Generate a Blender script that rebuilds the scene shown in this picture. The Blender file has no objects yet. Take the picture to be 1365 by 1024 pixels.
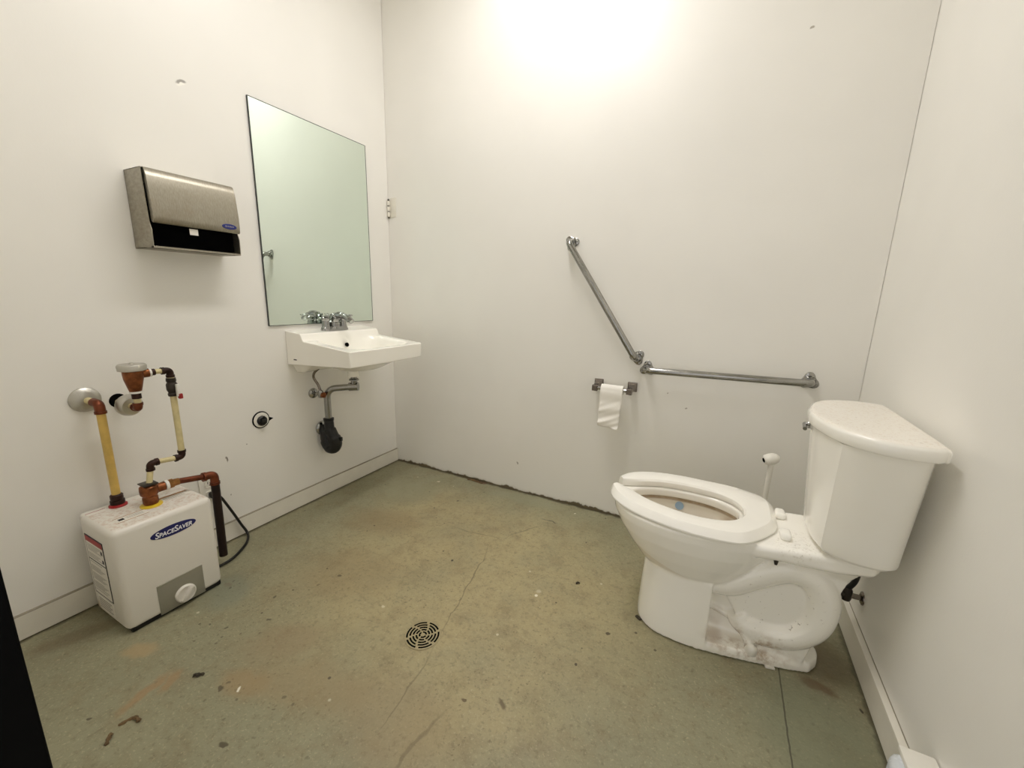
import bpy, bmesh, math, random
from mathutils import Vector, Matrix
PI = math.pi
SC = bpy.context.scene
COL = SC.collection

# ------------------------------------------------------------------ camera, world, light, exposure
ROOM_W, ROOM_D, ROOM_H = 2.29, 1.84, 2.82
cam_data = bpy.data.cameras.new('camera')
cam = bpy.data.objects.new('camera', cam_data)
COL.objects.link(cam)
cam_data.sensor_fit = 'HORIZONTAL'
cam_data.sensor_width = 36.0
cam_data.lens = 548.55 / 1365.0 * 36.0
cam_data.clip_start = 0.02
_r = Vector((0.88977331, 0.45574582, 0.02447855))
_d = Vector((0.11610737, -0.17416052, -0.97784824))
_f = Vector((-0.44138712, 0.87290541, -0.20787884))
cam.matrix_world = Matrix(((_r.x, -_d.x, -_f.x, 1.8053), (_r.y, -_d.y, -_f.y, -1.9298), (_r.z, -_d.z, -_f.z, 1.0660), (0, 0, 0, 1)))
SC.camera = cam

world = bpy.data.worlds.new('world')
SC.world = world
world.use_nodes = True
world.node_tree.nodes['Background'].inputs['Color'].default_value = (1.0, 0.965, 0.94, 1)
world.node_tree.nodes['Background'].inputs['Strength'].default_value = 0.95

TUBE_STRENGTH = 28.0
TUBE_COLOR = (1.0, 0.97, 0.96)
LIGHT_X, LIGHT_Y0, LIGHT_Y1, LIGHT_Z = 1.07, -0.16, -1.38, 2.735

vs = SC.view_settings
vs.view_transform = 'Standard'
vs.look = 'None'
vs.gamma = 1.0
vs.use_curve_mapping = False
vs.exposure = 0.0
SC.cycles.max_bounces = 12
SC.cycles.diffuse_bounces = 8
SC.cycles.caustics_reflective = True
SC.cycles.blur_glossy = 0.0


# ------------------------------------------------------------------ material helpers
def lin(c):
    c = c / 255.0
    return c / 12.92 if c <= 0.04045 else ((c + 0.055) / 1.055) ** 2.4


def rgb(r, g, b):
    return (lin(r), lin(g), lin(b), 1.0)


class NT:
    def __init__(self, name, base=(0.8, 0.8, 0.8, 1), rough=0.5, metal=0.0):
        self.m = bpy.data.materials.new(name)
        self.m.use_nodes = True
        self.t = self.m.node_tree
        self.p = self.t.nodes['Principled BSDF']
        self.p.inputs['Base Color'].default_value = base
        self.p.inputs['Roughness'].default_value = rough
        self.p.inputs['Metallic'].default_value = metal
        self.co = self.t.nodes.new('ShaderNodeTexCoord').outputs['Object']

    def n(self, t):
        return self.t.nodes.new(t)

    def l(self, a, b):
        self.t.links.new(a, b)

    def noise(self, scale, detail=4, rough=0.55, vec=None, dist=0.0):
        x = self.n('ShaderNodeTexNoise')
        x.inputs['Scale'].default_value = scale
        x.inputs['Detail'].default_value = detail
        x.inputs['Roughness'].default_value = rough
        x.inputs['Distortion'].default_value = dist
        self.l(vec or self.co, x.inputs['Vector'])
        return x.outputs['Fac']

    def ramp(self, v, a, b):
        x = self.n('ShaderNodeMapRange')
        x.interpolation_type = 'SMOOTHSTEP'
        x.inputs['From Min'].default_value = a
        x.inputs['From Max'].default_value = b
        self.l(v, x.inputs['Value'])
        return x.outputs['Result']

    def math(self, op, a, b=None, clamp=False):
        x = self.n('ShaderNodeMath')
        x.operation = op
        x.use_clamp = clamp
        for k, s in enumerate((a, b)):
            if s is None:
                continue
            if isinstance(s, (int, float)):
                x.inputs[k].default_value = s
            else:
                self.l(s, x.inputs[k])
        return x.outputs[0]

    def mix(self, fac, a, b):
        x = self.n('ShaderNodeMix')
        x.data_type = 'RGBA'
        if isinstance(fac, (int, float)):
            x.inputs[0].default_value = fac
        else:
            self.l(fac, x.inputs[0])
        for k, s in ((6, a), (7, b)):
            if isinstance(s, tuple):
                x.inputs[k].default_value = s
            else:
                self.l(s, x.inputs[k])
        return x.outputs[2]

    def mapped(self, loc=(0, 0, 0), scale=(1, 1, 1), rot=(0, 0, 0), vec=None):
        x = self.n('ShaderNodeMapping')
        x.vector_type = 'TEXTURE'
        x.inputs['Location'].default_value = loc
        x.inputs['Rotation'].default_value = rot
        x.inputs['Scale'].default_value = scale
        self.l(vec or self.co, x.inputs['Vector'])
        return x.outputs['Vector']

    def warp(self, amount, scale):
        x = self.n('ShaderNodeTexNoise')
        x.inputs['Scale'].default_value = scale
        x.inputs['Detail'].default_value = 3
        self.l(self.co, x.inputs['Vector'])
        s = self.n('ShaderNodeVectorMath')
        s.operation = 'SUBTRACT'
        self.l(x.outputs['Color'], s.inputs[0])
        s.inputs[1].default_value = (0.5, 0.5, 0.5)
        k = self.n('ShaderNodeVectorMath')
        k.operation = 'SCALE'
        self.l(s.outputs[0], k.inputs[0])
        k.inputs['Scale'].default_value = amount
        a = self.n('ShaderNodeVectorMath')
        a.operation = 'ADD'
        self.l(self.co, a.inputs[0])
        self.l(k.outputs[0], a.inputs[1])
        return a.outputs[0]

    def blob(self, loc, size, rot=0.0, soft=0.5, vec=None, axis='Z'):
        r = {'X': (rot, 0, 0), 'Y': (0, rot, 0), 'Z': (0, 0, rot)}[axis]
        v = self.mapped(loc, size, r, vec)
        x = self.n('ShaderNodeVectorMath')
        x.operation = 'LENGTH'
        self.l(v, x.inputs[0])
        return self.ramp(x.outputs['Value'], 1.0 + soft * 0.4, 1.0 - soft)

    def xyz(self, vec=None):
        x = self.n('ShaderNodeSeparateXYZ')
        self.l(vec or self.co, x.inputs[0])
        return x.outputs

    def color(self, c):
        self.l(c, self.p.inputs['Base Color'])

    def rough(self, v):
        self.l(v, self.p.inputs['Roughness'])

    def bump(self, v, strength=0.2, dist=0.002):
        x = self.n('ShaderNodeBump')
        x.inputs['Strength'].default_value = strength
        x.inputs['Distance'].default_value = dist
        self.l(v, x.inputs['Height'])
        self.l(x.outputs['Normal'], self.p.inputs['Normal'])


def scaled(nt, v, a, b):
    return nt.math('ADD', nt.math('MULTIPLY', v, b - a), a)


def wall_material(name, base, blobs=(), dirt=False):
    t = NT(name, base, 0.38)
    n1 = t.noise(1.6, 3)
    c = t.mix(t.ramp(n1, 0.35, 0.65), base, tuple(x * 0.965 for x in base[:3]) + (1,))
    w = t.warp(0.03, 30)
    for loc, size, rot, axis, col, amt in blobs:
        c = t.mix(t.math('MULTIPLY', t.blob(loc, size, rot, 0.4, w, axis), amt), c, col)
    if dirt:
        z = t.xyz()[2]
        h = t.math('MULTIPLY', t.ramp(t.noise(7, 5, 0.7), 0.36, 0.70), 0.019)
        edge = t.math('SUBTRACT', z, h)
        m = t.ramp(edge, 0.006, 0.000)
        c = t.mix(m, c, rgb(78, 68, 48))
        c = t.mix(t.math('MULTIPLY', t.ramp(edge, 0.02, 0.0), 0.25), c, rgb(150, 138, 110))
    t.color(c)
    t.bump(t.math('ADD', t.noise(160, 2), t.math('MULTIPLY', t.noise(18, 2), 0.6)), 0.10, 0.0012)
    return t.m


def simple(name, base, rough=0.4, metal=0.0, var=0.06, scale=12, bump=0.0, coat=0.0):
    t = NT(name, base, rough, metal)
    n = t.noise(scale, 4)
    c = t.mix(t.ramp(n, 0.3, 0.7), base, tuple(x * (1 - var * 2) for x in base[:3]) + (1,))
    t.color(c)
    t.rough(scaled(t, t.noise(scale * 2.3, 3), max(0.02, rough - 0.05), rough + 0.07))
    if coat:
        t.p.inputs['Coat Weight'].default_value = coat
        t.p.inputs['Coat Roughness'].default_value = 0.04
    if bump:
        t.bump(t.noise(scale * 12, 3), bump, 0.001)
    return t.m


WALL = rgb(236, 234, 228)
M = {}
M['wall_left'] = wall_material('painted wall left', WALL, [
    ((0, -1.011, 1.776), (0.05, 0.021, 0.0075), 0.25, 'X', rgb(150, 146, 138), 0.9),
    ((0, -1.012, 1.766), (0.05, 0.018, 0.004), 0.3, 'X', rgb(250, 248, 240), 0.7),
    ((0, -1.013, 0.363), (0.05, 0.005, 0.012), 0.0, 'X', rgb(120, 112, 100), 0.9),
    ((0, -0.93, 0.40), (0.05, 0.003, 0.004), 0.0, 'X', rgb(120, 112, 100), 0.8),
    ((0, -1.02, 0.20), (0.05, 0.004, 0.003), 0.0, 'X', rgb(140, 132, 118), 0.7),
])
M['wall_back'] = wall_material('painted wall back', WALL, [
    ((0.875, 0, 0.163), (0.005, 0.05, 0.008), 0, 'Y', rgb(140, 132, 118), 0.8),
    ((1.96, 0, 2.0), (0.006, 0.05, 0.005), 0, 'Y', rgb(150, 142, 128), 0.8),
    ((1.70, 0, 0.60), (0.004, 0.05, 0.004), 0, 'Y', rgb(150, 142, 128), 0.8),
    ((1.62, 0, 0.66), (0.003, 0.05, 0.003), 0, 'Y', rgb(150, 142, 128), 0.8),
], dirt=True)
M['wall_plain'] = wall_material('painted wall', WALL)
M['ceiling'] = simple('ceiling paint', rgb(236, 233, 224), 0.8, bump=0.1)
M['trim'] = simple('trim paint', rgb(228, 224, 212), 0.4, var=0.03)
M['caulk'] = simple('dirty caulk', rgb(150, 143, 126), 0.7)


def floor_material():
    t = NT('painted concrete', (0.2, 0.2, 0.15, 1), 0.5)
    w = t.warp(0.16, 4.5)
    w2 = t.warp(0.035, 26)
    green = rgb(142, 139, 112)
    beige = rgb(166, 153, 115)
    base = t.mix(t.ramp(t.noise(2.2, 5, 0.6), 0.3, 0.7), green, rgb(133, 130, 104))
    # worn middle of the floor
    worn = t.blob((1.05, -0.75, 0), (0.78, 0.62, 1), 0.35, 0.6, w)
    worn = t.math('MAXIMUM', worn, t.math('MULTIPLY', t.blob((0.72, -0.42, 0), (0.42, 0.3, 1), 0, 0.6, w), 0.9))
    worn = t.math('MAXIMUM', worn, t.math('MULTIPLY', t.blob((1.25, -1.15, 0), (0.42, 0.24, 1), 0.2, 0.6, w), 0.85))
    worn = t.math('MULTIPLY', worn, scaled(t, t.ramp(t.noise(5, 6, 0.65), 0.3, 0.6), 0.6, 1.0))
    c = t.mix(worn, base, beige)
    # mottling
    c = t.mix(t.math('MULTIPLY', t.ramp(t.noise(9, 6, 0.7), 0.47, 0.70), 0.5), c, rgb(126, 112, 82))
    c = t.mix(t.math('MULTIPLY', t.ramp(t.noise(60, 4, 0.75), 0.50, 0.68), 0.5), c, rgb(108, 100, 74))
    c = t.mix(t.math('MULTIPLY', t.ramp(t.noise(130, 3, 0.75), 0.54, 0.70), 0.5), c, rgb(186, 176, 144))
    c = t.mix(t.math('MULTIPLY', t.ramp(t.noise(22, 5, 0.75), 0.50, 0.72), 0.4), c, rgb(112, 103, 76))
    # brownish dirt
    def stain(loc, size, rot, col, amt, vec=None, soft=0.55):
        nonlocal c
        c = t.mix(t.math('MULTIPLY', t.blob(loc + (0,), size + (1,), rot, soft, vec or w2), amt), c, col)
    brown = rgb(138, 118, 84)
    stain((0.47, -0.60), (0.20, 0.13), 0.2, brown, 0.45, w)
    stain((0.62, -0.95), (0.25, 0.16), 0.5, brown, 0.35, w)
    stain((1.15, -1.30), (0.22, 0.12), 0.1, rgb(140, 122, 92), 0.4, w)
    stain((0.70, -1.28), (0.14, 0.08), 0.7, rgb(138, 118, 88), 0.45, w)
    stain((0.65, -1.42), (0.11, 0.06), 0.4, rgb(140, 112, 84), 0.0, w)
    stain((0.735, -1.415), (0.085, 0.04), 0.2, rgb(150, 128, 92), 0.6)
    stain((0.534, -1.555), (0.075, 0.019), -1.36, rgb(152, 124, 88), 0.75)
    stain((0.553, -1.505), (0.04, 0.016), -1.0, rgb(152, 124, 88), 0.7)
    stain((0.36, -1.50), (0.055, 0.03), 0.5, rgb(168, 146, 108), 0.7)
    stain((0.13, -1.56), (0.12, 0.04), 1.2, rgb(108, 92, 66), 0.55)
    stain((0.90, -1.35), (0.20, 0.10), 0.3, rgb(146, 128, 94), 0.5, w)
    stain((0.29, -1.215), (0.02, 0.012), 0.0, rgb(116, 78, 48), 0.7)
    stain((2.165, -0.66), (0.05, 0.022), -0.2, rgb(96, 66, 40), 0.75)
    stain((2.19, -0.55), (0.09, 0.10), 0, rgb(104, 88, 62), 0.55)
    stain((0.645, -0.012), (0.05, 0.02), 0, rgb(96, 56, 32), 0.9)
    stain((2.14, -0.86), (0.16, 0.2), 0, rgb(116, 120, 96), 0.6, w)
    stain((0.36, -0.30), (0.2, 0.14), 0, green, 0.7, w)
    stain((0.98, -0.08), (0.25, 0.06), 0, rgb(140, 138, 112), 0.7, w)
    stain((0.32, -1.22), (0.1, 0.09), 0, rgb(122, 126, 108), 0.6, w)
    # dirt line along the back wall and under the boards
    x, y, z = t.xyz(w2)
    c = t.mix(t.math('MULTIPLY', t.ramp(y, -0.022, -0.004), 0.9), c, rgb(70, 60, 42))
    c = t.mix(t.math('MULTIPLY', t.ramp(x, 0.028, 0.016), 0.6), c, rgb(84, 76, 56))
    c = t.mix(t.math('MULTIPLY', t.ramp(x, 2.258, 2.270), 0.6), c, rgb(70, 64, 46))
    # speckle field beside the heater, plus scattered specks
    vor = t.n('ShaderNodeTexVoronoi')
    vor.inputs['Scale'].default_value = 34
    t.l(w2, vor.inputs['Vector'])
    sp = t.ramp(vor.outputs['Distance'], 0.20, 0.10)
    pick = t.ramp(t.xyz(vor.outputs['Color'])[0], 0.50, 0.55)
    field = t.blob((0.48, -1.22, 0), (0.27, 0.26, 1), 0, 0.7, w)
    field = t.math('MAXIMUM', field, t.math('MULTIPLY', t.blob((0.85, -1.42, 0), (0.28, 0.16, 1), 0, 0.7, w), 0.7))
    field = t.math('MAXIMUM', field, 0.22)
    c = t.mix(t.math('MULTIPLY', t.math('MULTIPLY', sp, pick), t.math('MULTIPLY', field, 0.75)), c, rgb(62, 54, 38))
    vor3 = t.n('ShaderNodeTexVoronoi')
    vor3.inputs['Scale'].default_value = 85
    t.l(w2, vor3.inputs['Vector'])
    g3 = t.math('MULTIPLY', t.ramp(vor3.outputs['Distance'], 0.30, 0.15), t.ramp(t.xyz(vor3.outputs['Color'])[1], 0.55, 0.6))
    grit = t.math('MULTIPLY', scaled(t, worn, 0.25, 1.0), t.ramp(t.noise(4, 5, 0.7), 0.38, 0.62))
    grit = t.math('MAXIMUM', grit, t.math('MULTIPLY', field, 0.8))
    c = t.mix(t.math('MULTIPLY', t.math('MULTIPLY', g3, grit), 0.6), c, rgb(88, 76, 52))
    vor2 = t.n('ShaderNodeTexVoronoi')
    vor2.inputs['Scale'].default_value = 15
    t.l(t.co, vor2.inputs['Vector'])
    sp2 = t.ramp(vor2.outputs['Distance'], 0.085, 0.05)
    pk = t.xyz(vor2.outputs['Color'])
    c = t.mix(t.math('MULTIPLY', t.math('MULTIPLY', sp2, t.ramp(pk[0], 0.74, 0.76)), 0.8), c, rgb(66, 56, 40))
    c = t.mix(t.math('MULTIPLY', t.math('MULTIPLY', sp2, t.ramp(pk[1], 0.86, 0.88)), 0.7), c, rgb(206, 198, 170))
    # known marks
    for px, py, r, col in ((0.925, -0.697, .007, rgb(46, 40, 28)), (1.585, -0.76, .008, rgb(70, 60, 40)), (1.31, -0.716, .007, rgb(232, 226, 206)),
                           (1.31, -0.69, .014, rgb(186, 176, 148)), (1.243, -0.077, .005, rgb(225, 218, 196)), (0.744, -1.432, .005, rgb(230, 226, 210)),
                           (0.456, -0.66, .007, rgb(74, 62, 44)), (2.252, -0.691, .006, rgb(48, 42, 30)), (0.854, -1.531, .010, rgb(76, 68, 48)),
                           (0.66, -0.27, .006, rgb(74, 62, 44)), (0.70, -1.456, .010, rgb(84, 74, 52)), (0.43, -0.13, .012, rgb(196, 186, 160)),
                           (1.53, -0.92, .006, rgb(60, 52, 36)), (1.30, -1.17, .008, rgb(98, 82, 56)), (0.86, -1.02, .008, rgb(200, 190, 160)),
                           (0.5, -1.66, .006, rgb(80, 70, 50)), (0.60, -0.98, .008, rgb(90, 78, 56)), (1.37, -0.3, .006, rgb(90, 78, 56))):
        stain((px, py), (r, r * 0.8), 0.4, col, 0.9, w2, 0.3)
    stain((1.395, -1.13), (0.024, 0.007), -0.5, rgb(92, 78, 52), 0.85)
    stain((1.165, -0.209), (0.045, 0.004), -0.15, rgb(74, 66, 48), 0.85)
    # cracks
    wc = t.warp(0.05, 9)
    def crack(p, q, wid, amt):
        nonlocal c
        cx, cy = (p[0] + q[0]) / 2, (p[1] + q[1]) / 2
        L = math.hypot(q[0] - p[0], q[1] - p[1]) / 2
        c = t.mix(t.math('MULTIPLY', t.blob((cx, cy, 0), (L, wid, 1), math.atan2(q[1] - p[1], q[0] - p[0]), 0.6, wc), amt), c, rgb(84, 74, 52))
    crack((1.0, -0.50), (1.122, -1.063), 0.003, 0.55)
    crack((1.122, -1.063), (1.16, -1.35), 0.003, 0.4)
    crack((1.15, -0.24), (1.03, -0.46), 0.005, 0.35)
    crack((0.75, -0.48), (1.03, -0.46), 0.004, 0.4)
    crack((1.27, -1.2), (1.24, -1.45), 0.006, 0.4)
    # saw-cut joint beside the toilet
    y2 = t.xyz()[1]
    x2 = t.xyz(t.warp(0.006, 20))[0]
    j = t.ramp(t.math('ABSOLUTE', t.math('SUBTRACT', x2, 2.069)), 0.0026, 0.0012)
    j = t.math('MULTIPLY', j, t.ramp(y2, -0.60, -0.64))
    c = t.mix(t.math('MULTIPLY', j, 0.8), c, rgb(60, 56, 42))
    t.color(c)
    t.rough(scaled(t, t.ramp(t.noise(6, 4), 0.3, 0.7), 0.42, 0.62))
    t.bump(t.math('ADD', t.noise(40, 5, 0.65), t.math('MULTIPLY', t.noise(150, 2), 0.5)), 0.35, 0.004)
    return t.m


M['floor'] = floor_material()


def porcelain(name, kind):
    base = rgb(247, 245, 238)
    t = NT(name, base, 0.12)
    t.p.inputs['Coat Weight'].default_value = 0.35
    t.p.inputs['Coat Roughness'].default_value = 0.03
    c = t.mix(t.ramp(t.noise(3, 3), 0.35, 0.7), base, rgb(245, 242, 233))
    fine = t.ramp(t.noise(140, 4, 0.75), 0.52, 0.66)
    mid = t.ramp(t.noise(26, 5, 0.7), 0.42, 0.66)
    if kind == 'bowl':
        w = t.warp(0.03, 18)
        x, y, z = t.xyz()
        # local frame: origin on the floor at (2.0, -0.56)
        rx = t.blob((-0.01, -0.10, 0.05), (0.14, 0.045, 0.055), 0, 0.6, w)
        c = t.mix(t.math('MULTIPLY', t.math('MULTIPLY', rx, mid), 0.75), c, rgb(156, 126, 86))
        rx2 = t.blob((-0.11, -0.085, 0.07), (0.035, 0.05, 0.075), 0, 0.5, w)
        c = t.mix(t.math('MULTIPLY', rx2, 0.45), c, rgb(164, 134, 100))
        dk = t.blob((0.06, -0.09, 0.43), (0.07, 0.10, 0.06), 0, 0.5)
        c = t.mix(t.math('MULTIPLY', t.math('MULTIPLY', dk, fine), 0.4), c, rgb(150, 138, 116))
        sp = t.blob((0.04, -0.06, 0.2), (0.16, 0.06, 0.16), 0, 0.5)
        c = t.mix(t.math('MULTIPLY', t.math('MULTIPLY', sp, t.ramp(t.noise(70, 3, 0.7), 0.64, 0.70)), 0.6), c, rgb(120, 104, 80))
        # rust ring under the rim, inside the bowl only
        ring = t.math('MULTIPLY', t.ramp(z, 0.352, 0.360), t.ramp(z, 0.374, 0.367))
        ins = t.blob((-0.243, 0.012, 0.3), (0.1915, 0.131, 10), 0, 0.012)
        c = t.mix(t.math('MULTIPLY', t.math('MULTIPLY', ring, ins), scaled(t, mid, 0.75, 0.95)), c, rgb(120, 84, 40))
        back = t.blob((-0.095, 0.0, 0.335), (0.055, 0.13, 0.035), 0, 0.6, w)
        inz = t.math('MULTIPLY', ins, t.ramp(z, 0.376, 0.368))
        c = t.mix(t.math('MULTIPLY', t.math('MULTIPLY', back, inz), 0.85), c, rgb(150, 104, 40))
        low = t.math('MULTIPLY', inz, t.ramp(z, 0.21, 0.24))
        c = t.mix(t.math('MULTIPLY', low, 0.35), c, rgb(204, 188, 158))
    if kind == 'lid':
        z = t.xyz()[2]
        top = t.ramp(z, 0.768, 0.7745)
        d = t.math('MULTIPLY', top, scaled(t, fine, 0.35, 0.95))
        c = t.mix(t.math('MULTIPLY', d, 0.55), c, rgb(206, 186, 166))
        s = t.math('MULTIPLY', top, t.ramp(t.noise(60, 3, 0.7), 0.67, 0.72))
        c = t.mix(t.math('MULTIPLY', s, 0.5), c, rgb(150, 128, 104))
        t.rough(scaled(t, d, 0.14, 0.6))
    t.color(c)
    return t.m


M['china_bowl'] = porcelain('toilet china', 'bowl')
M['china_tank'] = porcelain('tank china', 'tank')
M['china_lid'] = porcelain('dusty lid china', 'lid')
M['china_sink'] = porcelain('sink china', 'sink')
M['seat_plastic'] = simple('seat plastic', rgb(249, 247, 240), 0.22, var=0.01, coat=0.2)
M['white_plastic'] = simple('white plastic', rgb(232, 229, 220), 0.35, var=0.02)
M['bluish_plastic'] = simple('cool white plastic', rgb(214, 219, 224), 0.25, var=0.02)
M['chrome'] = simple('chrome', rgb(168, 168, 166), 0.12, 1.0, var=0.05, scale=20)
M['satin'] = simple('satin steel', rgb(196, 193, 184), 0.36, 0.9, var=0.05)
M['grab_steel'] = simple('polished steel', rgb(166, 165, 160), 0.15, 1.0, var=0.08, scale=18)
M['brown_steel'] = simple('tinted nickel', rgb(136, 127, 119), 0.22, 1.0, var=0.1)
M['dark_metal'] = simple('dark metal', rgb(60, 54, 48), 0.4, 0.6)
M['black_rubber'] = simple('black rubber', rgb(8, 8, 8), 0.4, var=0.2, bump=0.2)
M['black_paint'] = simple('black door paint', rgb(4, 4, 4), 0.8, var=0.1)
M['black_void'] = simple('dark interior', rgb(3, 3, 3), 0.95)
M['black_void'].node_tree.nodes['Principled BSDF'].inputs['Specular IOR Level'].default_value = 0.1
M['black_paint'].node_tree.nodes['Principled BSDF'].inputs['Specular IOR Level'].default_value = 0.12
M['copper'] = simple('old copper', rgb(128, 70, 46), 0.35, 0.75, var=0.25, scale=40)
M['dark_copper'] = simple('oxidised copper', rgb(62, 38, 30), 0.42, 0.6, var=0.3, scale=40)
M['black_iron'] = simple('blackened copper', rgb(40, 24, 21), 0.4, 0.4, var=0.2, scale=30)
M['brass'] = simple('brass', rgb(160, 112, 62), 0.32, 0.85, var=0.2, scale=40)
M['bronze'] = simple('bronze fitting', rgb(146, 88, 52), 0.35, 0.8, var=0.25, scale=45)
M['yellow_pipe'] = simple('yellow pipe plastic', rgb(214, 180, 96), 0.4, var=0.12, scale=25)
M['pale_pipe'] = simple('pale yellow pipe plastic', rgb(216, 202, 152), 0.4, var=0.12, scale=25)
M['red_plastic'] = simple('red plastic', rgb(158, 24, 26), 0.4, var=0.1)
M['yellow_plastic'] = simple('yellow collar plastic', rgb(222, 190, 46), 0.4, var=0.1)
M['tape'] = simple('white thread tape', rgb(236, 234, 226), 0.6)
M['heater_white'] = simple('heater casing plastic', rgb(222, 218, 209), 0.34, var=0.02)
M['heater_grey'] = simple('grey control plate', rgb(150, 147, 133), 0.35, 0.3, var=0.04)
M['navy'] = simple('navy badge', rgb(22, 26, 92), 0.3, var=0.05)
M['blue_badge'] = simple('blue badge', rgb(18, 34, 116), 0.3, var=0.05)
M['badge_text'] = simple('badge lettering', rgb(240, 240, 244), 0.4, var=0.0)
M['label_white'] = simple('label paper', rgb(226, 222, 212), 0.5, var=0.02)
M['label_black'] = simple('label ink', rgb(34, 30, 32), 0.5)
M['label_grey'] = simple('label small print', rgb(168, 163, 154), 0.5)
M['label_red'] = simple('label red', rgb(164, 46, 48), 0.5)
M['label_tan'] = simple('label tan', rgb(176, 130, 78), 0.6, var=0.15, scale=60)
M['paper'] = simple('tissue paper', rgb(246, 243, 236), 0.85, var=0.01, bump=0.3)
M['scrap'] = simple('brown scrap', rgb(116, 92, 60), 0.8, var=0.25, scale=60)
M['scrap_dark'] = simple('dark scrap', rgb(62, 54, 38), 0.8, var=0.25, scale=60)
M['blue_disc'] = simple('blue disc', rgb(150, 176, 198), 0.4)
M['grate'] = simple('drain grate metal', rgb(166, 153, 116), 0.5, 0.0, var=0.1, scale=40)
M['grey_plastic'] = simple('grey plastic', rgb(190, 186, 174), 0.4)


def casing_top():
    """heater casing: white plastic with a dusty, speckled top"""
    t = NT('heater casing', rgb(222, 218, 209), 0.34)
    z = t.xyz()[2]
    top = t.ramp(z, 0.3485, 0.3515)
    f = t.ramp(t.noise(90, 4, 0.7), 0.42, 0.66)
    c = t.mix(t.math('MULTIPLY', t.math('MULTIPLY', top, f), 0.6), rgb(222, 218, 209), rgb(190, 160, 138))
    g = t.blob((-0.09, -0.13, 0.03), (0.08, 0.02, 0.03), 0, 0.5, t.warp(0.02, 30))
    c = t.mix(t.math('MULTIPLY', g, 0.5), c, rgb(180, 152, 112))
    t.color(c)
    return t.m


M['casing'] = casing_top()


def brushed():
    t = NT('brushed stainless steel', rgb(168, 163, 150), 0.34, 0.9)
    v = t.mapped((0, 0, 0), (1, 0.06, 0.5))
    n = t.noise(40, 4, 0.6, v)
    sm = t.noise(7, 5, 0.65)
    c = t.mix(t.ramp(n, 0.3, 0.7), rgb(172, 166, 152), rgb(150, 145, 131))
    c = t.mix(t.math('MULTIPLY', t.ramp(sm, 0.48, 0.7), 0.35), c, rgb(142, 128, 108))
    t.color(c)
    t.rough(scaled(t, sm, 0.30, 0.48))
    t.bump(n, 0.05, 0.0005)
    return t.m


M['stainless'] = brushed()


def mirror_mat():
    t = NT('mirror glass', rgb(212, 222, 206), 0.015, 1.0)
    c = t.mix(t.ramp(t.noise(2, 2), 0.3, 0.7), rgb(231, 243, 234), rgb(229, 241, 232))
    t.color(c)
    return t.m


M['mirror'] = mirror_mat()
M['mirror_edge'] = simple('mirror edge', rgb(38, 48, 44), 0.3)
M['water'] = simple('bowl water', rgb(170, 160, 138), 0.03)


def lamp_mat():
    t = NT('lamp diffuser', rgb(240, 240, 235), 0.5)
    t.p.inputs['Emission Color'].default_value = TUBE_COLOR + (1,)
    t.p.inputs['Emission Strength'].default_value = TUBE_STRENGTH
    return t.m


M['lamp'] = lamp_mat()


# ------------------------------------------------------------------ geometry helpers (world coordinates)
def catmull(pts, n=6, closed=False):
    P = [Vector(p) for p in pts]
    out = []
    N = len(P)
    rng = range(N if closed else N - 1)
    for i in rng:
        if closed:
            a, b, c, d = P[(i - 1) % N], P[i], P[(i + 1) % N], P[(i + 2) % N]
        else:
            b, c = P[i], P[i + 1]
            a = P[i - 1] if i > 0 else b * 2 - c
            d = P[i + 2] if i + 2 < N else c * 2 - b
        for k in range(n):
            t = k / n
            out.append(0.5 * ((2 * b) + (c - a) * t + (2 * a - 5 * b + 4 * c - d) * t * t + (3 * b - a - 3 * c + d) * t ** 3))
    if not closed:
        out.append(P[-1])
    return out


def fillet(pts, r, n=6):
    P = [Vector(p) for p in pts]
    out = [P[0]]
    for i in range(1, len(P) - 1):
        a, b, c = P[i - 1], P[i], P[i + 1]
        u, w = (a - b), (c - b)
        rr = min(r, u.length * 0.49, w.length * 0.49)
        s, e = b + u.normalized() * rr, b + w.normalized() * rr
        for k in range(n + 1):
            t = k / n
            out.append((1 - t) ** 2 * s + 2 * t * (1 - t) * b + t * t * e)
    out.append(P[-1])
    return out


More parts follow.
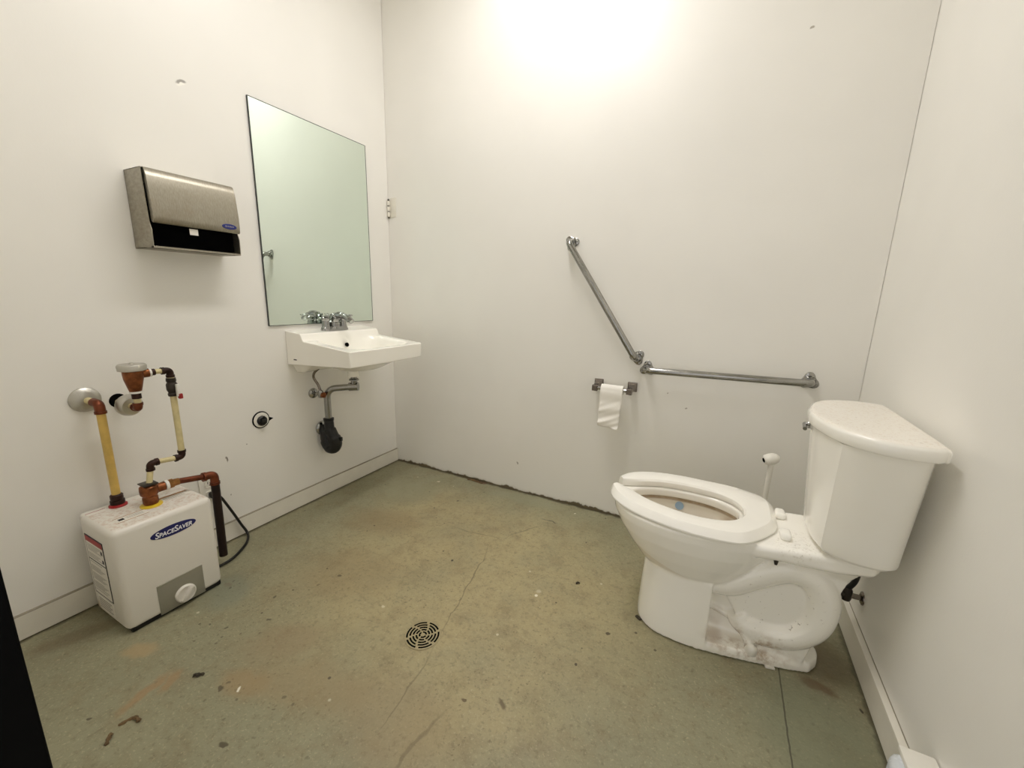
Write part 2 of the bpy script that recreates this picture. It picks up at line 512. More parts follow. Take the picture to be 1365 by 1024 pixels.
class MB:
    def __init__(self):
        self.v, self.f, self.mi = [], [], []

    def add(self, verts, faces, mi=0):
        o = len(self.v)
        self.v += [Vector(p) for p in verts]
        self.f += [tuple(i + o for i in f) for f in faces]
        self.mi += [mi] * len(faces)
        return self

    def loft(self, rings, closed=True, cap0=True, cap1=True, mi=0):
        n = len(rings[0])
        assert all(len(r) == n for r in rings)
        verts, faces = [], []
        for r in rings:
            verts += list(r)
        m = n if closed else n - 1
        for i in range(len(rings) - 1):
            for j in range(m):
                k = (j + 1) % n
                faces.append((i * n + j, i * n + k, (i + 1) * n + k, (i + 1) * n + j))
        if cap0:
            faces.append(tuple(range(n))[::-1])
        if cap1:
            faces.append(tuple((len(rings) - 1) * n + j for j in range(n)))
        return self.add(verts, faces, mi)

    def tube(self, path, r, n=16, caps=True, mi=0, flat=1.0):
        P = [Vector(p) for p in path]
        Q = [P[0]]
        for p in P[1:]:
            if (p - Q[-1]).length > 1e-6:
                Q.append(p)
        P = Q
        rs = r if isinstance(r, (list, tuple)) else [r] * len(P)
        T = []
        for i in range(len(P)):
            a = P[i] - P[i - 1] if i > 0 else P[1] - P[0]
            b = P[i + 1] - P[i] if i < len(P) - 1 else a
            t = a.normalized() + b.normalized()
            T.append(t.normalized() if t.length > 1e-6 else b.normalized())
        ref = Vector((0, 0, 1)) if abs(T[0].z) < 0.9 else Vector((1, 0, 0))
        u = T[0].cross(ref).normalized()
        rings = []
        for i in range(len(P)):
            u = (u - T[i] * u.dot(T[i])).normalized()
            w = T[i].cross(u)
            rings.append([P[i] + (u * math.cos(2 * PI * k / n) + w * math.sin(2 * PI * k / n) * flat) * rs[i] for k in range(n)])
        return self.loft(rings, True, caps, caps, mi)

    def lathe(self, prof, origin, axis, n=32, mi=0, cap0=True, cap1=True):
        """prof: (radius, distance along axis)"""
        a = Vector(axis).normalized()
        ref = Vector((0, 0, 1)) if abs(a.z) < 0.9 else Vector((1, 0, 0))
        u = a.cross(ref).normalized()
        w = a.cross(u)
        o = Vector(origin)
        rings = [[o + a * h + (u * math.cos(2 * PI * k / n) + w * math.sin(2 * PI * k / n)) * max(r, 1e-5) for k in range(n)] for r, h in prof]
        return self.loft(rings, True, cap0, cap1, mi)

    def box(self, c, s, bevel=0.0, seg=2, mi=0, rot=None, edges=None):
        bm = bmesh.new()
        bmesh.ops.create_cube(bm, size=1.0)
        bmesh.ops.scale(bm, vec=s, verts=bm.verts)
        if bevel > 0:
            eds = [e for e in bm.edges if edges is None or edges(e)]
            bmesh.ops.bevel(bm, geom=eds, offset=bevel, segments=seg, profile=0.5, affect='EDGES')
        R = (rot or Matrix.Identity(3))
        bm.verts.index_update()
        self.add([R @ v.co + Vector(c) for v in bm.verts], [tuple(v.index for v in f.verts) for f in bm.faces], mi)
        bm.free()
        return self

    def prism(self, outline, d, mi=0):
        """outline: 3-D points in a plane, d: extrusion vector"""
        d = Vector(d)
        A = [Vector(p) for p in outline]
        return self.loft([A, [p + d for p in A]], True, True, True, mi)


def make_mesh(name, mb, origin=(0, 0, 0), smooth=True, angle=38):
    me = bpy.data.meshes.new(name)
    o = Vector(origin)
    me.from_pydata([tuple(p - o) for p in mb.v], [], mb.f)
    for i, p in enumerate(me.polygons):
        p.material_index = mb.mi[i]
    bm = bmesh.new()
    bm.from_mesh(me)
    bmesh.ops.recalc_face_normals(bm, faces=bm.faces)
    bm.to_mesh(me)
    bm.free()
    if smooth:
        me.shade_smooth()
        me.set_sharp_from_angle(angle=math.radians(angle))
    me.update()
    return me


ROOTS = {}


def origin_of(o):
    while o.parent:
        o = o.parent
    return o.location.copy()


def obj(name, mb, mats, parent=None, loc=None, smooth=True, angle=38):
    org = origin_of(parent) if parent else Vector(loc or (0, 0, 0))
    me = make_mesh(name, mb, org, smooth, angle)
    for m in (mats if isinstance(mats, (list, tuple)) else [mats]):
        me.materials.append(m)
    o = bpy.data.objects.new(name, me)
    COL.objects.link(o)
    if parent:
        o.parent = parent
    else:
        o.location = org
    return o


def thing(name, label, cat, loc, group=None):
    o = bpy.data.objects.new(name, None)
    o.empty_display_size = 0.05
    COL.objects.link(o)
    o.location = loc
    o['label'] = label
    o['category'] = cat
    if group:
        o['group'] = group
    return o


def tag(o, label, cat, group=None):
    o['label'] = label
    o['category'] = cat
    if group:
        o['group'] = group
    return o


def struct(name, mb, mats, label=None, parent=None, smooth=False):
    o = obj(name, mb, mats, parent, smooth=smooth)
    if not parent:
        o['kind'] = 'structure'
        o['category'] = name.split('_')[0]
    if label:
        o['label'] = label
    return o


def bx(x0, x1, y0, y1, z0, z1, bevel=0.0, seg=2):
    return MB().box(((x0 + x1) / 2, (y0 + y1) / 2, (z0 + z1) / 2), (x1 - x0, y1 - y0, z1 - z0), bevel, seg)


# ------------------------------------------------------------------ room shell
W, D, H = ROOM_W, ROOM_D, ROOM_H
mb = MB()
mb.add([(-0.12, 0.12, 0), (W + 0.12, 0.12, 0), (W + 0.12, -2.9, 0), (-0.12, -2.9, 0), (-0.12, 0.12, -0.1), (W + 0.12, 0.12, -0.1), (W + 0.12, -2.9, -0.1), (-0.12, -2.9, -0.1)],
       [(0, 1, 2, 3), (7, 6, 5, 4), (0, 4, 5, 1), (1, 5, 6, 2), (2, 6, 7, 3), (3, 7, 4, 0)])
struct('floor', mb, M['floor'], 'stained green-grey painted concrete floor with a round drain')
struct('ceiling', bx(-0.12, W + 0.12, -D - 0.14, 0.12, H, H + 0.1), M['ceiling'], 'white ceiling above the washroom')
struct('wall_left', bx(-0.1, 0.0, -D - 0.14, -0.0018, 0, H), M['wall_left'], 'white wall with the mirror, sink and paper towel box')
struct('wall_back', bx(-0.1, W - 0.0012, 0.0, 0.1, 0, H), M['wall_back'], 'white wall with two steel grab bars')
struct('wall_right', bx(W, W + 0.1, -D - 0.14, 0.1, 0, H), M['wall_plain'], 'white wall behind the toilet tank')
# front wall with the doorway the picture was taken from
DX0, DX1, DH = 1.219, 2.135, 2.05
mb = bx(0.0, DX0 - 0.05, -D - 0.14, -D, 0, H)
mb.box(((DX1 + 0.05 + W) / 2, -D - 0.07, H / 2), (W - DX1 - 0.05, 0.14, H))
mb.box(((DX0 + DX1) / 2, -D - 0.07, (DH + 0.05 + H) / 2), (DX1 - DX0 + 0.1, 0.14, H - DH - 0.05))
struct('wall_front', mb, M['wall_plain'], 'white wall around the black framed doorway')
mb = bx(DX0 - 0.05, DX0, -D - 0.14, -D, 0, DH, 0.002)
mb.box((DX1 + 0.025, -D - 0.07, DH / 2), (0.05, 0.14, DH), 0.002)
mb.box(((DX0 + DX1) / 2, -D - 0.07, DH + 0.025), (DX1 - DX0 + 0.1, 0.14, 0.05), 0.002)
struct('door_1', mb, M['black_paint'], 'black metal door frame at the left edge of the picture')

mb = bx(0.0, 0.012, -D, -0.004, 0.0035, 0.082, 0.0015)
struct('baseboard_left', mb, M['trim'], 'white baseboard under the sink and heater')
struct('trim_1', bx(0.0, 0.0125, -D, -0.004, 0.0821, 0.0833), M['caulk'], 'dirty caulk line on the baseboard under the sink')
mb = bx(W - 0.018, W, -D, -0.004, 0.0035, 0.088, 0.0015)
struct('baseboard_right', mb, M['trim'], 'white baseboard beside the toilet')
struct('trim_2', bx(W - 0.002, W, -D, -0.004, 0.0882, 0.0896), M['caulk'], 'dirty caulk line on the baseboard beside the toilet')

# ceiling light
LY = (LIGHT_Y0 + LIGHT_Y1) / 2
LL = LIGHT_Y0 - LIGHT_Y1
t = thing('ceiling_light', 'long white ceiling light above the middle of the washroom', 'light', (LIGHT_X, LY, H))
obj('housing', bx(LIGHT_X - 0.10, LIGHT_X + 0.10, LIGHT_Y1 - 0.02, LIGHT_Y0 + 0.02, LIGHT_Z + 0.0275, H - 0.001, 0.004), M['white_plastic'], t)
mb = MB()
prof = [(-0.092, 0.03), (-0.092, 0.026), (0.092, 0.026), (0.092, 0.03)]
mb.loft([[(LIGHT_X + a, y, LIGHT_Z + b) for a, b in prof] for y in (LIGHT_Y1, LIGHT_Y0)])
obj('diffuser', mb, M['lamp'], t)


# ------------------------------------------------------------------ toilet
YC = -0.56
toilet = thing('toilet', 'white two-piece toilet with open-front seat and stained base against the right wall', 'toilet', (2.0, YC, 0))


def egg(xf, xm, xb, hw, z, n=72, e=2.15):
    pts = []
    off = .012 * max(0, min(1, (z - .18) / .18))
    for k in range(n):
        th = 2 * PI * k / n
        c, s = math.cos(th), math.sin(th)
        cc = math.copysign(abs(c) ** (2 / e), c)
        ss = math.copysign(abs(s) ** (2 / e), s)
        pts.append(Vector((xm + cc * ((xb - xm) if c > 0 else (xm - xf)), YC + off + hw * ss, z)))
    return pts


def sym(half, z, sub=4):
    """half outline (x, half width) from the front centre to the back; mirrored"""
    h = catmull([(a, b, 0) for a, b in half], sub)
    near = [Vector((p.x, YC - max(p.y, 0), z)) for p in h]
    far = [Vector((p.x, YC + max(p.y, 0), z)) for p in reversed(h) if p.y > 1e-4]
    return near + far


bowl = MB()
outer = [(1.765, 1.80, 1.835, .03, .172), (1.70, 1.805, 1.88, .072, .180), (1.665, 1.805, 1.915, .100, .200), (1.628, 1.80, 1.955, .124, .235), (1.592, 1.79, 1.99, .147, .28),
         (1.558, 1.78, 2.02, .168, .33), (1.536, 1.78, 2.035, .178, .372), (1.532, 1.78, 2.035, .179, .398), (1.545, 1.78, 2.03, .176, .4025)]
inner = [(1.578, 1.77, 1.935, .114, .4025), (1.582, 1.77, 1.930, .110, .395), (1.582, 1.77, 1.932, .111, .374), (1.572, 1.77, 1.942, .124, .366), (1.578, 1.77, 1.94, .124, .345), (1.60, 1.77, 1.925, .112, .31),
         (1.655, 1.77, 1.885, .080, .262), (1.70, 1.77, 1.84, .05, .235), (1.74, 1.77, 1.80, .02, .228)]
bowl.loft([egg(a, b, c, d, z) for a, b, c, d, z in outer + inner])
# front pedestal skirt
def skirt(z, grow, dx=0.0):
    h = [(1.645 + dx, 0.0), (1.651 + dx, .045), (1.668 + dx, .083 + grow), (1.712, .118 + grow), (1.78, .130 + grow), (1.868, .128 + grow), (1.868, .06)]
    near = [Vector((p.x, YC - p.y, z)) for p in catmull([(a, b, 0) for a, b in h[:6]], 5)] + [Vector((1.868, YC - .06, z))]
    far = [Vector((p.x, 2 * YC - p.y, p.z)) for p in reversed(near[1:])]
    return near + far
bowl.loft([skirt(0.003, 0.0), skirt(0.03, 0.0), skirt(0.12, -0.006, 0.004), skirt(0.222, -0.016, 0.010)])
# foot flange
fl = [(1.80, 0), (1.80, .10), (1.84, .131), (1.92, .119), (1.995, .104), (2.09, .082), (2.145, .064), (2.168, .03), (2.172, 0)]
def flange(z, g):
    pts = [Vector((a, YC - max(b - g, 0), z)) for a, b in fl]
    return pts + [Vector((p.x, 2 * YC - p.y, z)) for p in reversed(pts[1:-1])]
bowl.loft([flange(0.003, 0.0), flange(0.022, 0.0), flange(0.034, 0.006)])
# web in the middle of the rear
web = [(1.84, 0.01), (2.12, 0.01), (2.15, 0.12), (2.16, 0.26), (2.10, 0.34), (1.96, 0.34), (1.84, 0.24)]
bowl.prism([(a, YC - .038, b) for a, b in web], (0, .076, 0))
panel = [(1.895, .20), (1.945, .115), (1.972, .07), (1.978, .01), (2.12, .01), (2.145, .12), (2.15, .26), (2.09, .33), (1.96, .30)]
bowl.prism([(a, YC - .071, b) for a, b in panel], (0, .142, 0))
# trapway bulge on both sides
trap = [(1.86, .212), (1.915, .222), (1.975, .268), (2.05, .315), (2.112, .308), (2.146, .25), (2.138, .165), (2.09, .108), (2.02, .087), (1.965, .100), (1.945, .125)]
for s in (-1, 1):
    p = catmull([(a, YC + s * .054, b) for a, b in trap], 6)
    bowl.tube(p, [0.043 if i < len(p) - 10 else 0.043 - 0.012 * (i - len(p) + 10) / 10 for i in range(len(p))], 20)
# low lug from the skirt
bowl.tube(catmull([(1.955, YC - .072, .10), (1.98, YC - .085, .06), (1.992, YC - .09, .03)], 5), 0.013, 12)
bowl.tube([(1.86, YC - .036, .112), (1.95, YC - .05, .088)], 0.010, 12)
# deck under the tank
rings = []
for x, hw, z0, z1 in ((1.92, .118, .345, .392), (1.97, .128, .356, .400), (2.02, .128, .362, .405), (2.08, .125, .362, .411), (2.15, .123, .366, .416), (2.222, .118, .378, .419), (2.236, .105, .386, .414)):
    r = 0.012
    rings.append([(x, YC - hw, z0 + r), (x, YC - hw, z1 - r), (x, YC - hw + r * .3, z1 - r * .3), (x, YC - hw + r, z1), (x, YC + hw - r, z1), (x, YC + hw - r * .3, z1 - r * .3),
                  (x, YC + hw, z1 - r), (x, YC + hw, z0 + r), (x, YC + hw - r, z0), (x, YC - hw + r, z0)])
bowl.loft(rings)
# neck between trapway and deck
bowl.loft([[(x, YC - h, z) , (x, YC + h, z), (x2, YC + h, z), (x2, YC - h, z)] for x, x2, h, z in ((1.95, 2.175, .066, .27), (1.95, 2.19, .072, .33), (1.93, 2.205, .10, .375))])


def fuse(name, mb, mat, parent, voxel, iters):
    """blend overlapping solids into one continuous skin"""
    me = make_mesh(name + '_solid', mb, origin_of(parent), False)
    tmp = bpy.data.objects.new(name + '_solid', me)
    COL.objects.link(tmp)
    r = tmp.modifiers.new('r', 'REMESH')
    r.mode = 'VOXEL'
    r.voxel_size = voxel
    r.use_smooth_shade = True
    s = tmp.modifiers.new('s', 'SMOOTH')
    s.factor = 0.5
    s.iterations = iters
    dg = bpy.context.evaluated_depsgraph_get()
    dg.update()
    out = bpy.data.meshes.new_from_object(tmp.evaluated_get(dg))
    out.name = name
    bpy.data.objects.remove(tmp)
    bpy.data.meshes.remove(me)
    out.materials.clear()
    out.materials.append(mat)
    out.shade_smooth()
    o = bpy.data.objects.new(name, out)
    COL.objects.link(o)
    o.parent = parent
    return o


bowl_o = fuse('bowl', bowl, M['china_bowl'], toilet, 0.0036, 5)
bowl_o['label'] = 'white china bowl with rust stain under the rim and dirty foot'
obj('water', MB().lathe([(.066, 0.0), (.066, 0.001)], (1.77, YC, .247), (0, 0, 1), 32), M['water'], toilet)
DISC_P = Vector((1.738, YC + 0.1285, 0.341))
obj('sticker', MB().lathe([(.0145, 0.0), (.0145, .0015)], DISC_P, Vector((0.05, -0.93, 0.36)), 24), M['blue_disc'], toilet)['label'] = 'round blue disc inside the bowl'

# seat: open-front ring
so = [(1.529, .034), (1.534, .064), (1.551, .102), (1.592, .140), (1.652, .168), (1.74, .186), (1.82, .189), (1.875, .183), (1.904, .169), (1.955, .136), (2.004, .106), (2.017, .088), (2.019, 0.0)]
si = [(1.546, .022), (1.572, .034), (1.600, .048), (1.632, .068), (1.677, .089), (1.74, .104), (1.80, .107), (1.85, .100), (1.886, .084), (1.907, .064), (1.919, .044), (1.926, .024), (1.928, 0.0)]
def full(h):
    near = [(a, YC - b, 0) for a, b in h]
    far = [(a, YC + b, 0) for a, b in reversed(h[:-1])]
    return catmull(near + far, 4)
so_near = [(1.519, .040), (1.525, .068), (1.545, .104), (1.588, .141), (1.650, .168), (1.74, .186), (1.82, .189), (1.885, .184), (1.928, .168), (1.965, .126), (2.000, .072), (2.014, .040), (2.019, 0.0)]
so_far = so[:7] + [(1.87, .189), (1.92, .184), (1.965, .172), (2.000, .152), (2.017, .110), (2.019, 0.0)]
def full2(h, hf, n=4):
    near = [(a, YC - b, 0) for a, b in h]
    far = [(a, YC + b, 0) for a, b in reversed(hf[:-1])]
    return [Vector((p.x, p.y + .014 + .020 * max(0, min(1, (1.80 - p.x) / .27)), 0)) for p in catmull(near + far, n)]
OUT, INN = full2(so_near, so_far), full2(si, si)
prof = [(0.02, .4055), (0.0, .408), (0.0, .4125), (0.05, .418), (0.17, .4295), (0.21, .4322), (0.5, .4345), (0.78, .4335), (0.92, .4305), (0.985, .424), (1.0, .415), (0.97, .4055)]
rings = []
for a, b in zip(OUT, INN):
    rings.append([Vector((a.x + (b.x - a.x) * u, a.y + (b.y - a.y) * u, z)) for u, z in prof])
mb = MB().loft(rings)
obj('seat', mb, M['seat_plastic'], toilet, angle=28)
for s in (-1, 1):
    mb = MB()
    mb.box((2.032, YC + s * .066 + .010, .417), (.028, .046, .022), .009, 4)
    obj('seat_hinge', mb, M['seat_plastic'], toilet)

# tank and lid
t0 = [(2.084, 0), (2.087, .06), (2.101, .122), (2.139, .150), (2.175, .161), (2.22, .160), (2.248, .146), (2.256, .12), (2.257, 0)]
t1 = [(2.060, 0), (2.067, .085), (2.094, .168), (2.135, .201), (2.185, .216), (2.235, .208), (2.256, .185), (2.261, .15), (2.262, 0)]
def tank_ring(k, z, inset=0.0):
    h = []
    for (a, b), (c, d) in zip(t0, t1):
        x, y = a + (c - a) * k, b + (d - b) * k
        cx = 2.17
        x = cx + (x - cx) * (1 - inset / .09)
        y = y * (1 - inset / .16)
        h.append((x, y))
    front = catmull([(a, b, 0) for a, b in h[:3]], 6)
    rest = catmull([(a, b, 0) for a, b in h[2:]], 5)
    p = front[:-1] + rest
    near = [Vector((q.x, YC - max(q.y, 0), z)) for q in p]
    far = [Vector((q.x, 2 * YC - q.y, q.z)) for q in reversed(near[1:-1])]
    return near + far
mb = MB()
mb.loft([tank_ring(0, .422, .022), tank_ring(0, .426, .008), tank_ring(0.01, .434, .002), tank_ring(0.03, .444, 0)] + [tank_ring(k / 8, .444 + (.738 - .444) * k / 8) for k in range(1, 9)])
obj('tank', mb, M['china_tank'], toilet, angle=14)
lo = [(2.047, 0), (2.053, .06), (2.078, .148), (2.125, .207), (2.185, .232), (2.238, .229), (2.262, .215), (2.268, .195), (2.269, 0)]
def lid_ring(z, g):
    p = catmull([(a, b, 0) for a, b in lo], 6)
    near = []
    for q in p:
        x = 2.17 + (q.x - 2.17) * (1 - g / .11)
        near.append(Vector((x, YC - max(q.y, 0) * (1 - g / .23), z)))
    far = [Vector((q.x, 2 * YC - q.y, q.z)) for q in reversed(near[1:-1])]
    return near + far
mb = MB().loft([lid_ring(.7385, .008), lid_ring(.740, .003), lid_ring(.744, .001), lid_ring(.764, 0), lid_ring(.770, .003), lid_ring(.7735, .008), lid_ring(.7752, .016), lid_ring(.7758, .03)])
obj('tank_lid', mb, M['china_lid'], toilet, angle=60)['label'] = 'tank lid with a dusty speckled top'
mb = MB().lathe([(.012, 0), (.012, .006), (.008, .010)], (2.078, YC + .122, .705), (-1, .6, 0), 20)
mb.tube(fillet([(2.074, YC + .126, .705), (2.062, YC + .132, .705), (2.058, YC + .085, .700)], .01), .0055, 12)
obj('flush_lever', mb, M['chrome'], toilet)
mb = MB().lathe([(.017, 0), (.017, .004), (.0165, .014), (.013, .023), (.007, .028), (.0, .0295)], (1.992, YC - .092, .032), (0, -.35, 1), 24)
obj('bolt_cap', mb, M['white_plastic'], toilet)
mb = MB().lathe([(.006, 0), (.006, .012), (.0035, .022)], (2.012, YC - .112, .372), (0, -.3, -1), 12)
obj('seat_bolt', mb, M['dark_metal'], toilet)
mb = MB().box((2.045, YC - .093, .003), (.026, .014, .005), .001, rot=Matrix.Rotation(.25, 3, 'Z'))
obj('shim', mb, M['label_white'], toilet)
mb = MB().box((1.662, YC - .084, .003), (.022, .010, .005), .001, rot=Matrix.Rotation(-.6, 3, 'Z'))
obj('shim', mb, M['scrap_dark'], toilet)

# toilet supply
t = thing('toilet_supply_line', 'dark water supply valve and hose on the right wall behind the toilet', 'pipe', (W, -0.425, .173))
obj('escutcheon', MB().lathe([(.021, 0), (.020, .003), (.012, .006)], (W, -.425, .170), (-1, 0, 0), 24), M['brown_steel'], t)
mb = MB().tube([(W, -.425, .170), (2.25, -.425, .170)], .0085, 14)
obj('stub_pipe', mb, M['brown_steel'], t)
mb = MB().lathe([(.012, -.02), (.014, -.012), (.014, .014), (.010, .022)], (2.25, -.425, .172), (0, 0, 1), 16)
mb.lathe([(.013, 0), (.013, .010)], (2.243, -.425, .170), (-1, 0, 0), 14)
obj('valve', mb, M['dark_metal'], t)
obj('hose', MB().tube(catmull([(2.25, -.425, .19), (2.262, -.43, .225), (2.263, -.44, .28), (2.256, -.448, .34), (2.242, -.455, .418)], 8), .008, 12), M['black_rubber'], t)

# toilet brush standing behind the bowl
t = thing('toilet_brush', 'white toilet brush standing in its holder between toilet and back wall', 'brush', (2.026, -.215, 0))
BX, BY = 2.017, -.215
mb = MB().lathe([(.050, .001), (.052, .008), (.046, .06), (.040, .12), (.037, .12), (.042, .06), (.046, .012), (.0, .010)], (BX, BY, 0), (0, 0, 1), 32)
obj('holder', mb, M['white_plastic'], t)
mb = MB().tube([(BX, BY, .09), (BX, BY, .20), (BX + .002, BY, .34), (BX + .004, BY, .49)], [.009, .008, .0085, .0095], 16)
obj('handle', mb, M['white_plastic'], t)
mb = MB()
A, Bv = Vector((BX - .022, BY - .012, .497)), Vector((BX + .028, BY + .008, .511))
ax = (Bv - A)
mb.lathe([(.0135, 0), (.0185, .006), (.021, .020), (.0205, .034), (.016, .046), (.008, .053), (0, .055)], A, ax, 24)
grip = obj('grip_end', mb, M['white_plastic'], t)
obj('hang_hole', MB().lathe([(.0085, -.0012), (.0085, .004)], A, ax, 18), M['black_void'], grip)
mb = MB()
random.seed(5)
mb.lathe([(.012, .025), (.030, .04), (.032, .075), (.018, .095)], (BX, BY, 0), (0, 0, 1), 20)
obj('bristles', mb, M['white_plastic'], t)


# ------------------------------------------------------------------ grab bars
def bar_flange(c, ang):
    """three-lobed wall plate in the back wall plane"""
    mb = MB()
    def outline(y, g):
        pts = []
        for k in range(36):
            a = 2 * PI * k / 36
            r = .0305 + .006 * math.cos(3 * (a - ang)) - g
            pts.append((c[0] + r * math.cos(a), y, c[1] + r * math.sin(a)))
        return pts
    mb.loft([outline(-.0005, 0), outline(-.004, 0), outline(-.006, .003)])
    mb.lathe([(.023, .004), (.020, .010), (.0175, .020)], (c[0], 0, c[1]), (0, -1, 0), 24)
    for k in range(3):
        a = ang + 2 * PI * k / 3
        mb.lathe([(.005, .005), (.004, .0075), (0, .008)], (c[0] + .0285 * math.cos(a), 0, c[1] + .0285 * math.sin(a)), (0, -1, 0), 10)
    return mb


def grab_bar(label, p, q, angs):
    t = thing('grab_bar', label, 'grab bar', ((p[0] + q[0]) / 2, 0, (p[1] + q[1]) / 2), 'steel grab bars on the back wall')
    off = -.060
    path = fillet([(p[0], -.004, p[1]), (p[0], off, p[1]), (q[0], off, q[1]), (q[0], -.004, q[1])], .034, 8)
    obj('bar', MB().tube(path, .0146, 20), M['grab_steel'], t)
    for c, a in ((p, angs[0]), (q, angs[1])):
        obj('wall_flange', bar_flange(c, a), M['grab_steel'], t)
    return t


grab_bar('diagonal steel grab bar on the back wall above the paper holder', (1.128, 1.318), (1.470, .808), (.25, .9))
grab_bar('horizontal steel grab bar on the back wall beside the toilet tank', (1.520, .761), (2.126, .772), (1.57, 1.57))

# toilet paper holder
t = thing('toilet_paper_holder', 'square-armed metal paper holder on the back wall under the grab bars', 'paper holder', (1.38, 0, .665))
for x in (1.302, 1.460):
    mb = MB().box((x, -.004, .668), (.044, .008, .044), .003, 2)
    mb.loft([[(x - a, y, z - a) , (x + a, y, z - a), (x + a, y, z + a), (x - a, y, z + a)] for a, y, z in ((.019, -.008, .668), (.011, -.03, .665), (.0105, -.062, .660), (.0125, -.064, .659), (.0125, -.080, .657), (.011, -.082, .657))])
    obj('post', mb, M['brown_steel'], t)
obj('roller', MB().tube([(1.308, -.070, .659), (1.454, -.070, .659)], .0085, 16), M['chrome'], t)

# the paper: nearly finished roll with one hanging sheet
roll_loc = (1.384, -.070, .659)
mb = MB()
x0, x1 = 1.333, 1.434
RR = .0215
nx = 14
rows = []
pth = []
for k in range(40):
    a = -2 * PI * 1.0 + k / 39 * (2 * PI * 1.0 + PI * .5)     # winds once, ends going down in front
    pth.append((-.070 - RR * math.sin(a + PI / 2) * 1.0 if False else -.070 + RR * math.cos(PI / 2 + a), .659 + RR * math.sin(PI / 2 + a)))
pth = [(-.070 + RR * math.cos(th), .659 + RR * math.sin(th)) for th in [PI * 1.0 - i * (2 * PI) / 47 for i in range(0, 48)]]
random.seed(3)
front = [(-.070 - RR - .001 - .002 * math.sin(i * .55), .659 - i * .0062) for i in range(1, 30)]
path = list(reversed(pth)) + front
for i, (y, z) in enumerate(path):
    row = []
    for j in range(nx + 1):
        u = j / nx
        h = max(0, i - 50) / 26
        yy = y - .004 * h * math.sin(u * 5 + i * .7) - .003 * h * math.sin(u * 11 + i * 1.3)
        x = x0 + (x1 - x0) * u + .006 * h * (0.2 - u) * 1.0 - .004 * h
        zz = z + (-.010 * (u - .5) * h)
        row.append((x, yy, zz))
    rows.append(row)
vv = [p for r in rows for p in r]
ff = [(i * (nx + 1) + j, i * (nx + 1) + j + 1, (i + 1) * (nx + 1) + j + 1, (i + 1) * (nx + 1) + j) for i in range(len(rows) - 1) for j in range(nx)]
mb.add(vv, ff)
mb.lathe([(RR - .001, 0), (RR - .001, x1 - x0), (.0115, x1 - x0), (.0115, 0), (RR - .001, 0)], (x0, -.070, .659), (1, 0, 0), 32, 0, False, False)
o = obj('toilet_paper_roll', mb, M['paper'], None, roll_loc)
sm = o.modifiers.new('thickness', 'SOLIDIFY')
sm.thickness = .0008
tag(o, 'nearly finished white toilet paper roll with a sheet hanging from the holder', 'toilet paper')

# door hinge in the corner of left and back wall
t = thing('door_hinge', 'small white painted hinge in the corner right of the mirror', 'hinge', (0.03, 0, 1.55))
obj('leaf', bx(.012, .058, -.003, -.0002, 1.496, 1.602, .001), M['trim'], t)
for z in (1.512, 1.542, 1.572):
    obj('knuckle', MB().lathe([(.0075, -.0125), (.008, -.011), (.008, .011), (.0075, .0125)], (.010, -.0095, z), (0, 0, 1), 16), M['trim'], t)
obj('pin', MB().tube([(.010, -.0095, 1.492), (.010, -.0095, 1.594)], .0045, 12), M['dark_metal'], t)


# ------------------------------------------------------------------ mirror
t = thing('mirror', 'tall frameless rectangular wall mirror above the white sink', 'mirror', (0, -.472, .91))
MY0, MY1, MZ0, MZ1 = -.780, -.166, .911, 1.827
mb = MB().box((.0045, (MY0 + MY1) / 2, (MZ0 + MZ1) / 2), (.007, MY1 - MY0, MZ1 - MZ0), 0)
mb.mi = [0 if all(abs(mb.v[i].x - .008) < 1e-5 for i in f) else 1 for f in mb.f]
obj('glass', mb, [M['mirror'], M['mirror_edge']], t, smooth=False)
mb = MB()
e = .0022
for (ya, yb, za, zb) in ((MY0, MY1, MZ1 - e, MZ1), (MY0, MY1, MZ0, MZ0 + e), (MY0, MY0 + e, MZ0 + e, MZ1 - e), (MY1 - e, MY1, MZ0 + e, MZ1 - e)):
    mb.box((.0082, (ya + yb) / 2, (za + zb) / 2), (.001, yb - ya, zb - za))
obj('edge', mb, M['mirror_edge'], t, smooth=False)


# ------------------------------------------------------------------ paper towel dispenser
DY0, DY1, DZ0, DZ1, DX = -1.213, -.937, 1.194, 1.440, .122
t = thing('paper_towel_dispenser', 'brushed steel paper towel dispenser on the left wall beside the mirror', 'dispenser', (0, (DY0 + DY1) / 2, DZ0))
mb = MB()
th = .0018
side = [(0.0005, DZ0), (DX, DZ0), (DX + .002, DZ0 + .055), (DX - .006, DZ0 + .08), (DX - .014, DZ1), (0.0005, DZ1)]
for y in (DY0, DY1 - th):
    mb.prism([(x, y, z) for x, z in side], (0, th, 0))
mb.box((.0015, (DY0 + DY1) / 2, (DZ0 + DZ1) / 2), (.002, DY1 - DY0, DZ1 - DZ0))
mb.box(((DX - .014) / 2, (DY0 + DY1) / 2, DZ1 - .001), (DX - .016, DY1 - DY0, .002))
mb.box((DX * .33, (DY0 + DY1) / 2, DZ0 + .001), (DX * .62, DY1 - DY0, .002))
mb.box((DX - .006, (DY0 + DY1) / 2, DZ0 + .003), (.012, DY1 - DY0, .006))
obj('case', mb, M['stainless'], t, smooth=False)
mb = MB().box((DX * .36, (DY0 + DY1) / 2, (DZ0 + DZ1) / 2 - .02), (DX * .70, DY1 - DY0 - .006, DZ1 - DZ0 - .05))
obj('interior', mb, M['black_void'], t)
fr = []
zs = [DZ0 + .078, DZ0 + .082, DZ0 + .10, DZ0 + .14, DZ0 + .18, DZ0 + .22, DZ1 - .004, DZ1 + .001]
xs = [DX + .004, DX + .010, DX + .012, DX + .011, DX + .007, DX + .002, DX - .006, DX - .014]
ya, yb = DY0 + .006, DY1 - .0005
